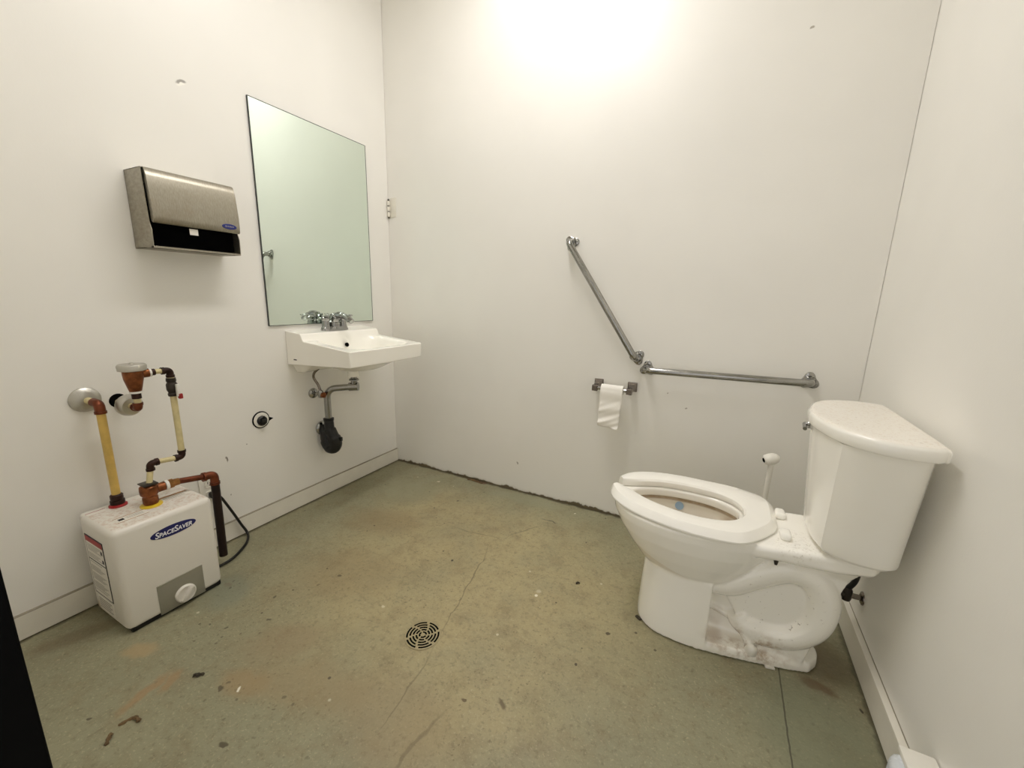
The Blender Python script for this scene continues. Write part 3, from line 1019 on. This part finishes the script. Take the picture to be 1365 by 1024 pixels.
rings = []
for y, ins in ((ya, .0), (yb, .0)):
    rings.append([(x, y, z) for x, z in zip(xs, zs)] + [(DX - .020, y, DZ1 - .002), (DX - .006, y, DZ0 + .085)])
mb = MB().loft(rings)
cover = obj('front_cover', mb, M['stainless'], t, angle=50)
mb = MB()
by, bz = -.975, DZ0 + .099
mb.loft([[(DX + .0128 + g, by + .0255 * s * math.cos(2 * PI * k / 32), bz + .0095 * s * math.sin(2 * PI * k / 32)) for k in range(32)] for g, s in ((-.002, 1.0), (.0, 1.0), (.0008, .95))])
bd = obj('badge', mb, M['blue_badge'], cover)
bd['label'] = 'oval blue badge'
mb = MB()
for k in range(7):
    mb.box((DX + .0137, by - .0135 + k * .0045, bz + .0004), (.0005, .0022, .0042 if k not in (0, 4) else .006))
obj('lettering', mb, M['label_grey'], bd)
mb = MB().box((DX + .0006, -1.090, DZ0 + .064), (.001, .026, .020))
obj('lock_tab', mb, M['label_white'], t)
mb = bx(.02, DX - .012, DY0 + .012, DY1 - .012, DZ0 + .004, DZ0 + .012)
obj('paper_tray', mb, M['black_void'], t)


# ------------------------------------------------------------------ sink
SY0, SY1, SXF = -.704, -.234, .412
sink = thing('wall_sink', 'white wall-hung sink with chrome faucet below the mirror', 'sink', (0, (SY0 + SY1) / 2, .70))
SYC = (SY0 + SY1) / 2
HWID = (SY1 - SY0) / 2


def sstep(x):
    x = max(0, min(1, x))
    return x * x * (3 - 2 * x)


def sink_top(x, y):
    deck = .8865 - .10 * x
    rim = .846 - (x - .10) * .088
    k = sstep((x - .103) / .018)
    z = deck * (1 - k) + rim * k
    dx, dy = abs(x - .252), abs(y - SYC)
    s = ((dx / .142) ** 5 + (dy / .196) ** 5) ** .2
    b = sstep((1.0 - s) / .30)
    basin = .742 - .028 * (1 - min(1, math.hypot(dx / .16, dy / .2)))
    return z * (1 - b) + basin * b


def sink_bot(x, y):
    base = .727 + .021 * (x / SXF)
    dx, dy = (x - .22), (y - SYC)
    r = math.hypot(dx / .20, dy / .215)
    belly = .048 * sstep((1 - r) / .75)
    backp = .045 * sstep((.135 - x) / .10) * sstep((HWID - .018 - abs(y - SYC)) / .03)
    return base - max(belly, backp) 


NX, NY = 64, 80
mb = MB()
topv, botv = [], []
for i in range(NX + 1):
    u = i / NX
    for j in range(NY + 1):
        v = j / NY
        x = .0005 + u * SXF
        # corners rounded slightly in plan
        y = SY0 + v * (SY1 - SY0)
        bow = .010 * (1 - (2 * v - 1) ** 2) * u ** 3
        topv.append((x + bow, y, sink_top(x, y)))
        dr = .003 * u
        yb = SYC + (y - SYC) * (1 - dr / HWID)
        botv.append((x * (1 - .004 * u) + bow, yb, sink_bot(x, yb)))
n = NY + 1
faces = []
N0 = len(topv)
for i in range(NX):
    for j in range(NY):
        a = i * n + j
        faces.append((a, a + 1, a + n + 1, a + n))
        faces.append((N0 + a, N0 + a + n, N0 + a + n + 1, N0 + a + 1))
edge = [i * n for i in range(NX + 1)] + [NX * n + j for j in range(1, NY + 1)] + [i * n + NY for i in range(NX - 1, -1, -1)] + [j for j in range(NY - 1, 0, -1)]
for k in range(len(edge)):
    a, b = edge[k], edge[(k + 1) % len(edge)]
    faces.append((a, b, N0 + b, N0 + a))
mb.add(topv + botv, faces)
basin = obj('basin', mb, M['china_sink'], sink, angle=45)
bv = basin.modifiers.new('soft_edge', 'BEVEL')
bv.width = .004
bv.segments = 3
bv.limit_method = 'ANGLE'
bv.angle_limit = math.radians(50)
obj('overflow_hole', MB().lathe([(.0105, -.003), (.0105, .0022), (.009, .003)], (.1355, SYC - .002, .810), (1, 0, .25), 24), M['black_void'], sink)
obj('drain_plug', MB().lathe([(.022, 0), (.022, .003), (.015, .006), (0, .007)], (.252, SYC, .7135), (0, 0, 1), 24), M['chrome'], sink)
obj('maker_mark', MB().box((.058, SY0 - .0004, .755), (.020, .0012, .005)), M['label_black'], sink)

# faucet stands on the sink
FX, FY = .062, SYC - .008
ZF = .8802
t = thing('faucet', 'chrome two-handle faucet on the back ledge of the sink', 'faucet', (FX, FY, ZF))
mb = MB()
def fr_ring(z, a, b):
    return [(FX + a * math.copysign(abs(math.cos(q)) ** .7, math.cos(q)), FY + b * math.copysign(abs(math.sin(q)) ** .7, math.sin(q)), z) for q in [2 * PI * k / 40 for k in range(40)]]
mb.loft([fr_ring(ZF - .002, .026, .077), fr_ring(ZF + .004, .026, .077), fr_ring(ZF + .016, .022, .072), fr_ring(ZF + .020, .018, .066)])
obj('base_plate', mb, M['chrome'], t)
mb = MB().tube(catmull([(FX - .002, FY, ZF + .012), (FX + .002, FY, ZF + .046), (FX + .024, FY, ZF + .072), (FX + .062, FY, ZF + .073), (FX + .105, FY, ZF + .059), (FX + .124, FY, ZF + .046)], 6),
               [.030] + [.027] * 5 + [.0215] * 6 + [.0165] * 7 + [.0145] * 7 + [.013] * 5, 20)
obj('spout', mb, M['chrome'], t)
obj('pop_up_rod', MB().tube([(FX - .018, FY, ZF + .015), (FX - .018, FY, ZF + .072)], .003, 10).lathe([(.003, 0), (.0065, .004), (.0065, .009), (.002, .012)], (FX - .018, FY, ZF + .068), (0, 0, 1), 14), M['chrome'], t)
for s in (-1, 1):
    hy = FY + s * .051
    mb = MB().lathe([(.021, .010), (.018, .028), (.0155, .046), (.020, .052), (.020, .062), (.012, .069), (0, .070)], (FX, hy, ZF), (0, 0, 1), 24)
    hnd = obj('handle', mb, M['chrome'], t)
    mb = MB().tube(catmull([(FX, hy, ZF + .062), (FX + .02, hy + s * .012, ZF + .070), (FX + .045, hy + s * .022, ZF + .071)], 5), [.010] * 5 + [.009] * 3 + [.008] * 2 + [.006], 14, flat=.6)
    obj('lever', mb, M['chrome'], hnd)

# drain pipes under the sink
t = thing('sink_drain', 'chrome drain pipe with black wrapped trap under the sink', 'drain pipe', (.06, -.548, .24))
TX, TY = .178, -.478
mb = MB().lathe([(.013, 0), (.016, .012), (.016, .07), (.019, .085), (.020, .088)], (TX, TY, .600), (0, 0, 1), 24)
mb.lathe([(.024, .034), (.024, .040), (.021, .041), (.021, .034)], (TX, TY, .600), (0, 0, 1), 24)
obj('tailpiece', mb, M['chrome'], t)
mb = MB().lathe([(.030, .655), (.028, .66), (.026, .69), (.03, .70)], (TX, TY, 0), (0, 0, 1), 28)
obj('drain_cup', mb, M['china_sink'], t)
ex, ey = .060, -.549
mb = MB().tube(fillet([(TX + .012, TY + .008, .602), (ex, ey, .588), (ex, ey, .405)], .05, 10), .0165, 20)
mb.tube([(TX + .016, TY + .010, .602), (TX - .022, TY - .013, .5995)], .0215, 20)
obj('offset_pipe', mb, M['chrome'], t)
mb = MB()
mb.tube(catmull([(ex, ey, .43), (ex, ey, .41), (ex + .004, ey, .375), (ex + .018, ey + .008, .33), (ex + .022, ey + .012, .30), (ex + .012, ey + .008, .278), (ex - .010, ey + .002, .282), (ex - .024, ey - .002, .315), (ex - .030, ey, .350), (ex - .056, ey + .004, .370)], 6),
        [.023] * 6 + [.024] * 6 + [.029] * 6 + [.034] * 12 + [.034] * 6 + [.032] * 6 + [.028] * 13, 22)
mb.lathe([(.020, 0), (.025, .003), (.026, .016), (.021, .018)], (ex, ey, .418), (0, 0, 1), 22)
mb.box((ex + .052, ey + .022, .325), (.02, .014, .022), .004)
obj('trap', mb, M['black_rubber'], t)['label'] = 'trap wrapped in a black rubber cover'
obj('escutcheon', MB().lathe([(.038, 0.0005), (.037, .006), (.030, .012), (.022, .014)], (0, -.545, .372), (1, 0, 0), 28), M['chrome'], t)

t = thing('sink_supply_line', 'chrome stop valve and braided supply hose left of the sink drain', 'pipe', (0, -.583, .565))
obj('escutcheon', MB().lathe([(.026, .0005), (.025, .006), (.016, .012)], (0, -.583, .565), (1, 0, 0), 24), M['chrome'], t)
mb = MB().tube([(0.002, -.583, .565), (.06, -.583, .565)], .0075, 14)
mb.lathe([(.011, -.016), (.013, -.008), (.013, .012), (.009, .02)], (.058, -.583, .566), (0, 0, 1), 16)
obj('valve', mb, M['chrome'], t)
mb = MB().lathe([(.009, 0), (.014, .004), (.014, .014), (.008, .018)], (.068, -.583, .565), (1, 0, 0), 16)
obj('handle', mb, M['bronze'], t)
obj('hose', MB().tube(catmull([(.058, -.583, .583), (.05, -.588, .615), (.038, -.600, .65), (.045, -.600, .676), (.062, -.585, .70)], 8), .006, 12), M['brown_steel'], t)

# cleanout in the wall
t = thing('wall_cleanout', 'round wall cleanout with black plug left of the sink drain', 'cleanout', (0, -.858, .495))
mb = MB().lathe([(.039, .0003), (.0385, .003), (.033, .0035), (.033, .0003)], (0, -.856, .496), (1, 0, 0), 36, 0, False, False)
obj('hole_edge', mb, M['black_void'], t)
obj('pipe_end', MB().lathe([(.034, .0003), (.034, .004), (.022, .005), (.020, .002)], (0, -.856, .496), (1, 0, 0), 36), M['white_plastic'], t)
mb = MB().lathe([(.022, .003), (.022, .010), (.017, .014)], (0, -.854, .491), (1, 0, 0), 24)
mb.box((.018, -.854, .491), (.016, .020, .020), .002)
obj('plug', mb, M['black_rubber'], t)
mb = MB().prism([(.0004, -.822, .502), (.0004, -.798, .490), (.0004, -.819, .482)], (.001, 0, 0))
obj('wall_gap', mb, M['black_void'], t)

# ------------------------------------------------------------------ water heater
HX0, HX1, HY0, HY1, HZ1 = .026, .268, -1.490, -1.214, .352
heater = thing('water_heater', 'small white box water heater on the floor against the left wall', 'water heater', (.147, -1.352, 0))
mb = MB().box(((HX0 + .02 + HX1) / 2, (HY0 + HY1) / 2, (.009 + HZ1) / 2), (HX1 - HX0 - .02, HY1 - HY0, HZ1 - .009), .020, 4)
obj('casing', mb, M['casing'], heater)
mb = MB().box((HX0 + .016, (HY0 + HY1) / 2, (.014 + HZ1 - .004) / 2), (.036, HY1 - HY0 - .012, HZ1 - .018), .012, 3)
obj('rear_shell', mb, M['heater_white'], heater)
obj('base', bx(HX0 + .012, HX1 - .004, HY0 + .010, HY1 - .006, .001, .020, .004), M['black_rubber'], heater)
mb = MB().box((HX1 + .0008, -1.340, .063), (.003, .132, .104), .001)
mb.box((HX1 + .0015, -1.340, .1155), (.005, .132, .003), .0008)
plate = obj('control_plate', mb, M['heater_grey'], heater)
mb = MB().lathe([(.031, .0), (.031, .004), (.028, .008), (.026, .009), (.026, .006), (0, .006)], (HX1 + .002, -1.333, .045), (1, 0, 0), 36)
mb.box((HX1 + .0125, -1.333, .045), (.014, .013, .050), .003, 2, rot=Matrix.Rotation(-.62, 3, 'X'))
obj('dial_knob', mb, M['heater_white'], plate)

# badge with lettering, tilted like the print on the casing
BYc, BZc = -1.336, .288
mb = MB()
mb.loft([[(HX1 + g, BYc + .064 * math.cos(2 * PI * k / 48), BZc + .0185 * math.sin(2 * PI * k / 48)) for k in range(48)] for g in (-.001, .0008)])
badge = obj('badge', mb, M['navy'], heater)
badge['label'] = 'oval navy badge with white capitals'


def lettering(name, text, caps, size, center, mat, parent, width, depth=.0004):
    cu = bpy.data.curves.new(name, 'FONT')
    cu.body = text
    cu.size = size
    cu.align_x = 'CENTER'
    cu.align_y = 'CENTER'
    cu.shear = .22
    cu.extrude = depth
    cu.offset = size * .012
    cu.small_caps_scale = .74
    for i, ch in enumerate(cu.body_format):
        if caps and text[i].islower():
            ch.use_small_caps = True
    tmp = bpy.data.objects.new(name, cu)
    COL.objects.link(tmp)
    dg = bpy.context.evaluated_depsgraph_get()
    dg.update()
    me = bpy.data.meshes.new_from_object(tmp.evaluated_get(dg))
    bpy.data.objects.remove(tmp)
    xs_ = [v.co.x for v in me.vertices]
    ys_ = [v.co.y for v in me.vertices]
    k = width / (max(xs_) - min(xs_))
    cx, cy = (max(xs_) + min(xs_)) / 2, (max(ys_) + min(ys_)) / 2
    org = origin_of(parent)
    c = Vector(center)
    for v in me.vertices:
        x, y, z = (v.co.x - cx) * k, (v.co.y - cy) * k * 1.15, v.co.z
        v.co = Vector((c.x + z, c.y + x, c.z + y)) - org
    me.materials.clear()
    me.materials.append(mat)
    me.name = name
    o = bpy.data.objects.new(name, me)
    COL.objects.link(o)
    o.parent = parent
    return o


lettering('lettering', 'SpaceSaver', True, .03, (HX1 + .0012, BYc, BZc), M['badge_text'], badge, .104)

# side warning label: frame, red head, lines of small print
LYP = HY0 - .0006
mb = MB()
def lab(x0_, x1_, z0_, z1_, mi, lift=0.0):
    mb.box(((x0_ + x1_) / 2, LYP - lift, (z0_ + z1_) / 2), (x1_ - x0_, .0012, z1_ - z0_), 0, 2, mi)
lab(.074, .198, .088, .298, 1)
lab(.078, .194, .092, .294, 0, .0003)
lab(.078, .194, .277, .294, 2, .0006)
lab(.078, .194, .213, .2165, 1, .0006)
for k, z in enumerate([.268, .262, .256, .250, .236, .230, .224, .206, .192, .187, .182, .177, .165, .160, .155, .150, .145, .133, .128, .123, .118, .113, .105]):
    lab(.084, .180 - .014 * ((k * 7) % 3), z - .0011, z + .0011, 3, .0006)
lab(.176, .188, .254, .266, 1, .0006)
lab(.178, .190, .224, .236, 1, .0006)
obj('warning_label', mb, [M['label_white'], M['label_black'], M['label_red'], M['label_grey']], heater, smooth=False)
mb = MB()
lab(.086, .190, .030, .078, 0, -.0002)
for k, z in enumerate([.074, .066, .058, .050, .042]):
    lab(.092, .180 - .012 * (k % 2), z - .002, z + .002, 1, .0002)
obj('rating_label', mb, [M['label_white'], M['label_grey']], heater, smooth=False)
# stickers on top
TOPM = [M['label_white'], M['label_tan'], M['label_black'], M['label_grey'], M['label_red']]
def tlab(x0_, x1_, y0_, y1_, mi, lift=0.0):
    mb.box(((x0_ + x1_) / 2, (y0_ + y1_) / 2, HZ1 + .0003 + lift), (x1_ - x0_, y1_ - y0_, .0006), 0, 2, mi)
mb = MB()
tlab(.178, .216, -1.452, -1.372, 0)
tlab(.178, .1805, -1.452, -1.372, 1, .0003)
tlab(.2145, .216, -1.452, -1.372, 1, .0003)
tlab(.190, .204, -1.444, -1.430, 2, .0004)
for k in range(3):
    tlab(.188 + k * .007, .190 + k * .007, -1.424, -1.380, 3, .0004)
obj('top_sticker', mb, TOPM, heater, smooth=False)
mb = MB()
tlab(.138, .178, -1.316, -1.236, 0)
tlab(.138, .148, -1.316, -1.236, 1, .0002)
for k in range(3):
    tlab(.154 + .008 * k, .157 + .008 * k, -1.310, -1.250, 3, .0002)
obj('top_sticker', mb, TOPM, heater, smooth=False)
mb = MB()
tlab(.064, .086, -1.478, -1.430, 0)
tlab(.064, .0665, -1.478, -1.430, 4, .0003)
obj('top_sticker', mb, TOPM, heater, smooth=False)
mb = MB().lathe([(.024, 0), (.024, .006), (.018, .010)], (.076, -1.400, HZ1 - .002), (0, 0, 1), 24)
obj('outlet_collar', mb, M['red_plastic'], heater)['label'] = 'red collar round the outlet'
mb = MB().lathe([(.030, 0), (.030, .005), (.022, .008)], (.166, -1.346, HZ1 - .002), (0, 0, 1), 24)
obj('inlet_collar', mb, M['yellow_plastic'], heater)['label'] = 'yellow collar round the inlet'

# left pipe: heater outlet to the wall
PX, PY = .076, -1.400
t = thing('hot_water_pipe', 'straight yellow plastic pipe from heater top to the left wall', 'pipe', (PX, PY, .36))
obj('escutcheon', MB().lathe([(.040, .0005), (.039, .005), (.030, .012), (.016, .016)], (0, -1.408, .707), (1, 0, 0), 32), M['satin'], t)
mb = MB().tube([(0.002, -1.406, .706), (.060, -1.402, .703)], .011, 16)
obj('stub_pipe', mb, M['pale_pipe'], t)
mb = MB().tube(fillet([(.045, -1.403, .704), (PX, PY, .701), (PX, PY, .672)], .018, 8), .0135, 16)
mb.lathe([(.0155, 0), (.0155, .008)], (PX, PY, .670), (0, 0, 1), 18)
obj('elbow', mb, M['copper'], t)
obj('pipe', MB().tube([(PX, PY, .39), (PX, PY, .675)], .0115, 18), M['yellow_pipe'], t)
mb = MB().lathe([(.019, 0), (.019, .012), (.015, .014), (.017, .018), (.017, .030), (.013, .034)], (PX, PY, HZ1 + .008), (0, 0, 1), 20)
obj('coupling', mb, M['dark_copper'], t)

# right pipe run: heater inlet to the wall, with air-break valve
QX = .158
t = thing('cold_water_pipe', 'bent pale plastic and copper pipe run with bronze air valve above the heater', 'pipe', (QX, -1.345, .36))
IN = (.166, -1.346)
mb = MB().lathe([(.019, 0), (.021, .006), (.021, .024), (.018, .028), (.0245, .036), (.0255, .052), (.0245, .062), (.015, .070)], (IN[0], IN[1], HZ1 + .006), (0, 0, 1), 24)
mb.tube([(IN[0], IN[1], HZ1 + .052), (IN[0], IN[1] + .042, HZ1 + .052)], .0155, 18)
obj('tee', mb, M['bronze'], t)
mb = MB().box((IN[0], IN[1], HZ1 + .0775), (.046, .040, .004), .001)
obj('tee_plate', mb, M['dark_metal'], t)
ZL, ZR, ZT = .492, .486, .795
YL, YR = -1.330, -1.236
obj('riser', MB().tube([(IN[0], YL - .012, HZ1 + .078), (QX, YL, ZL - .016)], .0085, 16), M['pale_pipe'], t)
def elb(a, b, c, r, mat=M['dark_copper']):
    mb = MB().tube(fillet([a, b, c], .014, 8), r, 16)
    for e in (a, c):
        d = (Vector(e) - Vector(b)).normalized()
        mb.lathe([(r * 1.18, -.008), (r * 1.18, .0)], e, d, 16)
    return obj('elbow', mb, mat, t)
elb((QX, YL, ZL - .024), (QX, YL, ZL), (QX, YL + .024, ZL), .0105)
obj('lower_pipe', MB().tube([(QX, YL + .02, ZL), (QX, YR - .018, ZR)], .0085, 16), M['pale_pipe'], t)
elb((QX, YR - .024, ZR), (QX, YR, ZR), (QX, YR, ZR + .024), .0105)
obj('upright_pipe', MB().tube([(QX, YR, ZR + .02), (QX, YR, .715)], .0095, 16), M['pale_pipe'], t)
mb = MB().lathe([(.0135, 0), (.0145, .008), (.012, .012), (.016, .022), (.016, .040), (.012, .048), (.0145, .052), (.0135, .062)], (QX, YR, .706), (0, 0, 1), 18)
val = obj('shutoff_valve', mb, M['dark_metal'], t)
mb = MB().box((QX + .022, YR + .006, .727), (.012, .010, .042), .003, 2)
obj('valve_handle', mb, M['tape'], val)
mb = MB().box((QX + .024, YR + .010, .706), (.013, .012, .018), .003, 2)
obj('handle_tip', mb, M['red_plastic'], val)
obj('upper_pipe', MB().tube([(QX, YR, .766), (QX, YR, ZT - .02)], .0095, 16), M['pale_pipe'], t)
elb((QX, YR, ZT - .024), (QX, YR, ZT), (QX, YR - .024, ZT), .0105)
VY = -1.334
obj('cross_pipe', MB().tube([(QX, YR - .02, ZT), (QX, VY + .05, ZT + .001)], .0085, 16), M['pale_pipe'], t)
mb = MB().tube([(QX, YR - .042, ZT), (QX, VY + .046, ZT)], .011, 16)
obj('adapter', mb, M['dark_copper'], t)
obj('tape_ring', MB().tube([(QX, VY + .045, ZT), (QX, VY + .039, ZT)], .0145, 16), M['tape'], t)
mb = MB().lathe([(.013, -.060), (.016, -.052), (.019, -.040), (.025, -.014), (.026, .0), (.026, .014)], (QX, VY, ZT), (0, 0, 1), 24)
mb.tube([(QX, VY, ZT), (QX, VY + .040, ZT)], .0145, 16)
obj('air_valve', mb, M['bronze'], t)
mb = MB().lathe([(.030, .012), (.036, .014), (.037, .028), (.034, .033), (.006, .034), (.005, .038), (0, .039)], (QX, VY, ZT), (0, 0, 1), 28)
obj('valve_cap', mb, M['satin'], t)
obj('tape_ring', MB().lathe([(.0165, 0), (.0165, .006)], (QX, VY, ZT - .060), (0, 0, 1), 18), M['tape'], t)
mb = MB().lathe([(.0125, 0), (.0125, .020)], (QX, VY, ZT - .078), (0, 0, 1), 18)
obj('nipple', mb, M['dark_copper'], t)
obj('drop_pipe', MB().tube([(QX, VY, ZT - .072), (QX, VY, ZT - .098)], .0095, 14), M['pale_pipe'], t)
elb((QX, VY, ZT - .082 - .01), (QX, VY, ZT - .110), (QX - .03, VY + .002, ZT - .111), .0115, M['copper'])
obj('stub_pipe', MB().tube([(QX - .025, VY + .002, ZT - .111), (.002, VY + .006, ZT - .112)], .0095, 14), M['pale_pipe'], t)
mb = MB().lathe([(.036, .001), (.0365, .006), (.034, .020), (.028, .027), (.013, .029)], (.072, VY + .004, ZT - .1115), (1, .1, -.1), 28)
obj('escutcheon', mb, M['satin'], t)
obj('wall_hole', MB().lathe([(.024, .0003), (.023, .0015)], (0, VY + .006, ZT - .108), (1, 0, 0), 20), M['black_void'], t)

# relief drain pipe
t = thing('relief_pipe', 'copper relief pipe bending down past the right side of the heater', 'pipe', (.166, -1.155, .04))
ZD = HZ1 + .052
RX = .166
obj('tape_ring', MB().tube([(RX, IN[1] + .044, ZD), (RX, IN[1] + .053, ZD)], .0165, 18), M['tape'], t)
mb = MB().tube([(RX, IN[1] + .053, ZD), (RX, IN[1] + .066, ZD), (RX, IN[1] + .067, ZD), (RX, IN[1] + .084, ZD - .001)], [.0165, .0165, .0135, .0125], 8)
obj('coupling', mb, M['brass'], t)
CY = -1.150
mb = MB().tube([(RX, IN[1] + .08, ZD), (RX, CY - .03, ZD - .016)], .0105, 18)
obj('cross_pipe', mb, M['copper'], t)
mb = MB().tube(fillet([(RX, CY - .034, ZD - .0155), (RX, CY, ZD - .018), (RX, CY, ZD - .055)], .022, 8), .0145, 18)
mb.lathe([(.0168, 0), (.0168, .010)], (RX, CY, ZD - .058), (0, 0, 1), 18)
mb.lathe([(.0168, 0), (.0168, .010)], (RX, CY - .038, ZD - .0155), (0, 1, -.1), 18)
obj('elbow', mb, M['copper'], t)
mb = MB().tube([(RX, CY, ZD - .05), (RX, CY - .004, .048)], .0142, 18)
obj('down_pipe', mb, M['black_iron'], t)

# electric outlet and cord
t = thing('wall_outlet', 'white electric outlet on the left wall half hidden by the heater', 'outlet', (0, -1.095, .265))
obj('plate', bx(.0003, .006, -1.132, -1.058, .208, .322, .002), M['white_plastic'], t)
for dz in (.024, -.024):
    mb = MB().box((.007, -1.095, .265 + dz), (.004, .034, .030), .006, 2)
    rc = obj('socket', mb, M['white_plastic'], t)
    mb = MB()
    for dy in (-.0065, .0065):
        mb.box((.0092, -1.095 + dy, .268 + dz), (.001, .0025, .009))
    mb.lathe([(.0028, 0), (.0028, .001)], (.0088, -1.095, .257 + dz), (1, 0, 0), 10)
    obj('slots', mb, M['black_void'], rc)
t = thing('power_cord', 'black power cord looping from the outlet to the floor beside the heater', 'cord', (.02, -1.05, 0.0))
obj('plug', MB().box((.022, -1.093, .241), (.026, .026, .024), .006, 2), M['black_rubber'], t)
cp = catmull([(.034, -1.092, .240), (.042, -1.078, .228), (.034, -1.058, .19), (.030, -1.030, .125), (.028, -1.004, .06), (.034, -.990, .022), (.060, -1.000, .008), (.105, -1.040, .007), (.150, -1.110, .007), (.162, -1.165, .008), (.155, -1.207, .010)], 8)
obj('cable', MB().tube(cp, .0052, 12), M['black_rubber'], t)

# ------------------------------------------------------------------ floor drain
GX, GY, GR = 1.065, -1.052, .056
t = thing('floor_drain', 'round slotted metal drain in the middle of the floor', 'drain', (GX, GY, 0))
mb = MB().lathe([(GR, .0002), (GR, .0022), (GR - .002, .003), (0, .003)], (GX, GY, 0), (0, 0, 1), 48)
obj('grate', mb, M['grate'], t)
mb = MB()
for ring in range(5):
    r0 = .0075 + ring * .0098
    r1 = r0 + .0056
    nseg = 3 if ring == 0 else 6
    for k in range(nseg):
        gap = (.16 if ring else .3) + .14 / (ring + 1)
        a0 = 2 * PI * k / nseg + gap / 2 + .35 + .12 * ring
        a1 = 2 * PI * (k + 1) / nseg - gap / 2 + .35 + .12 * ring
        m = 8
        pts = [(GX + r1 * math.cos(a0 + (a1 - a0) * i / m), GY + r1 * math.sin(a0 + (a1 - a0) * i / m), .0028) for i in range(m + 1)]
        pts += [(GX + r0 * math.cos(a1 + (a0 - a1) * i / m), GY + r0 * math.sin(a1 + (a0 - a1) * i / m), .0028) for i in range(m + 1)]
        mb.prism(pts, (0, 0, .0005))
obj('slot', mb, M['black_void'], t)['kind'] = 'stuff'

# ------------------------------------------------------------------ small bin by the right baseboard
bx0, bx1, by0, by1, bzt = 2.229, 2.287, -1.08, -.947, .176
t = thing('waste_bin', 'small white plastic bin by the right baseboard in the bottom corner', 'bin', (2.245, -1.02, 0))
mb = MB()
def rr(z, g):
    pts = []
    cx, cy, a, b = 2.237, -1.011, .029 - g, .064 - g
    for k in range(40):
        q = 2 * PI * k / 40
        pts.append((cx + a * math.copysign(abs(math.cos(q)) ** .7, math.cos(q)), cy + b * math.copysign(abs(math.sin(q)) ** .7, math.sin(q)), z))
    return pts
mb.loft([rr(.001, .008), rr(.006, .005), rr(.10, 0), rr(.145, .001), rr(.155, .004), rr(.161, .010), rr(bzt - .012, .014)])
obj('body', mb, M['bluish_plastic'], t)
mb = MB().box(((bx0 + bx1) / 2, (by0 + by1) / 2, bzt - .006), (bx1 - bx0, by1 - by0, .012), .003, 2)
obj('lid', mb, M['white_plastic'], t)

# ------------------------------------------------------------------ litter on the floor
def strip(name, pts, wid, mat, label):
    P = catmull([(a, b, .0035 + .003 * math.sin(i * 2.1)) for i, (a, b) in enumerate(pts)], 5)
    rings = []
    for i, p in enumerate(P):
        a = P[max(i - 1, 0)]
        b = P[min(i + 1, len(P) - 1)]
        d = (b - a).normalized()
        nrm = Vector((-d.y, d.x, 0))
        w = wid * (.35 + .65 * abs(math.sin(i * .83 + .6)))
        if i in (0, len(P) - 1):
            w *= .3
        rings.append([p + nrm * w + Vector((0, 0, -.002)), p + nrm * w * .4 + Vector((0, 0, .002)), p - nrm * w * .5 + Vector((0, 0, .0022)), p - nrm * w + Vector((0, 0, -.0022))])
    c = sum((p for p in P), Vector()) / len(P)
    o = obj(name, MB().loft(rings), mat, None, (c.x, c.y, 0))
    return tag(o, label, 'debris')
strip('leaf_scrap', [(.618, -1.602), (.600, -1.603), (.588, -1.612), (.586, -1.632)], .006, M['scrap'], 'crooked brown scrap on the floor near the black door frame')
strip('bark_chip', [(.594, -1.648), (.606, -1.657), (.617, -1.667)], .006, M['scrap'], 'short brown chip just below the crooked brown scrap')
strip('dirt_clod', [(.592, -1.470), (.604, -1.464), (.612, -1.452)], .008, M['scrap_dark'], 'dark crumpled bit on the floor right of the heater rust streak')
strip('dirt_lump', [(1.418, -.582), (1.424, -.576), (1.430, -.571)], .006, M['scrap_dark'], 'small black lump on the floor left of the toilet base')
strip('rust_scrap', [(.56, -.022), (.60, -.020), (.635, -.016), (.668, -.026)], .010, M['scrap'], 'reddish brown scrap along the foot of the back wall')
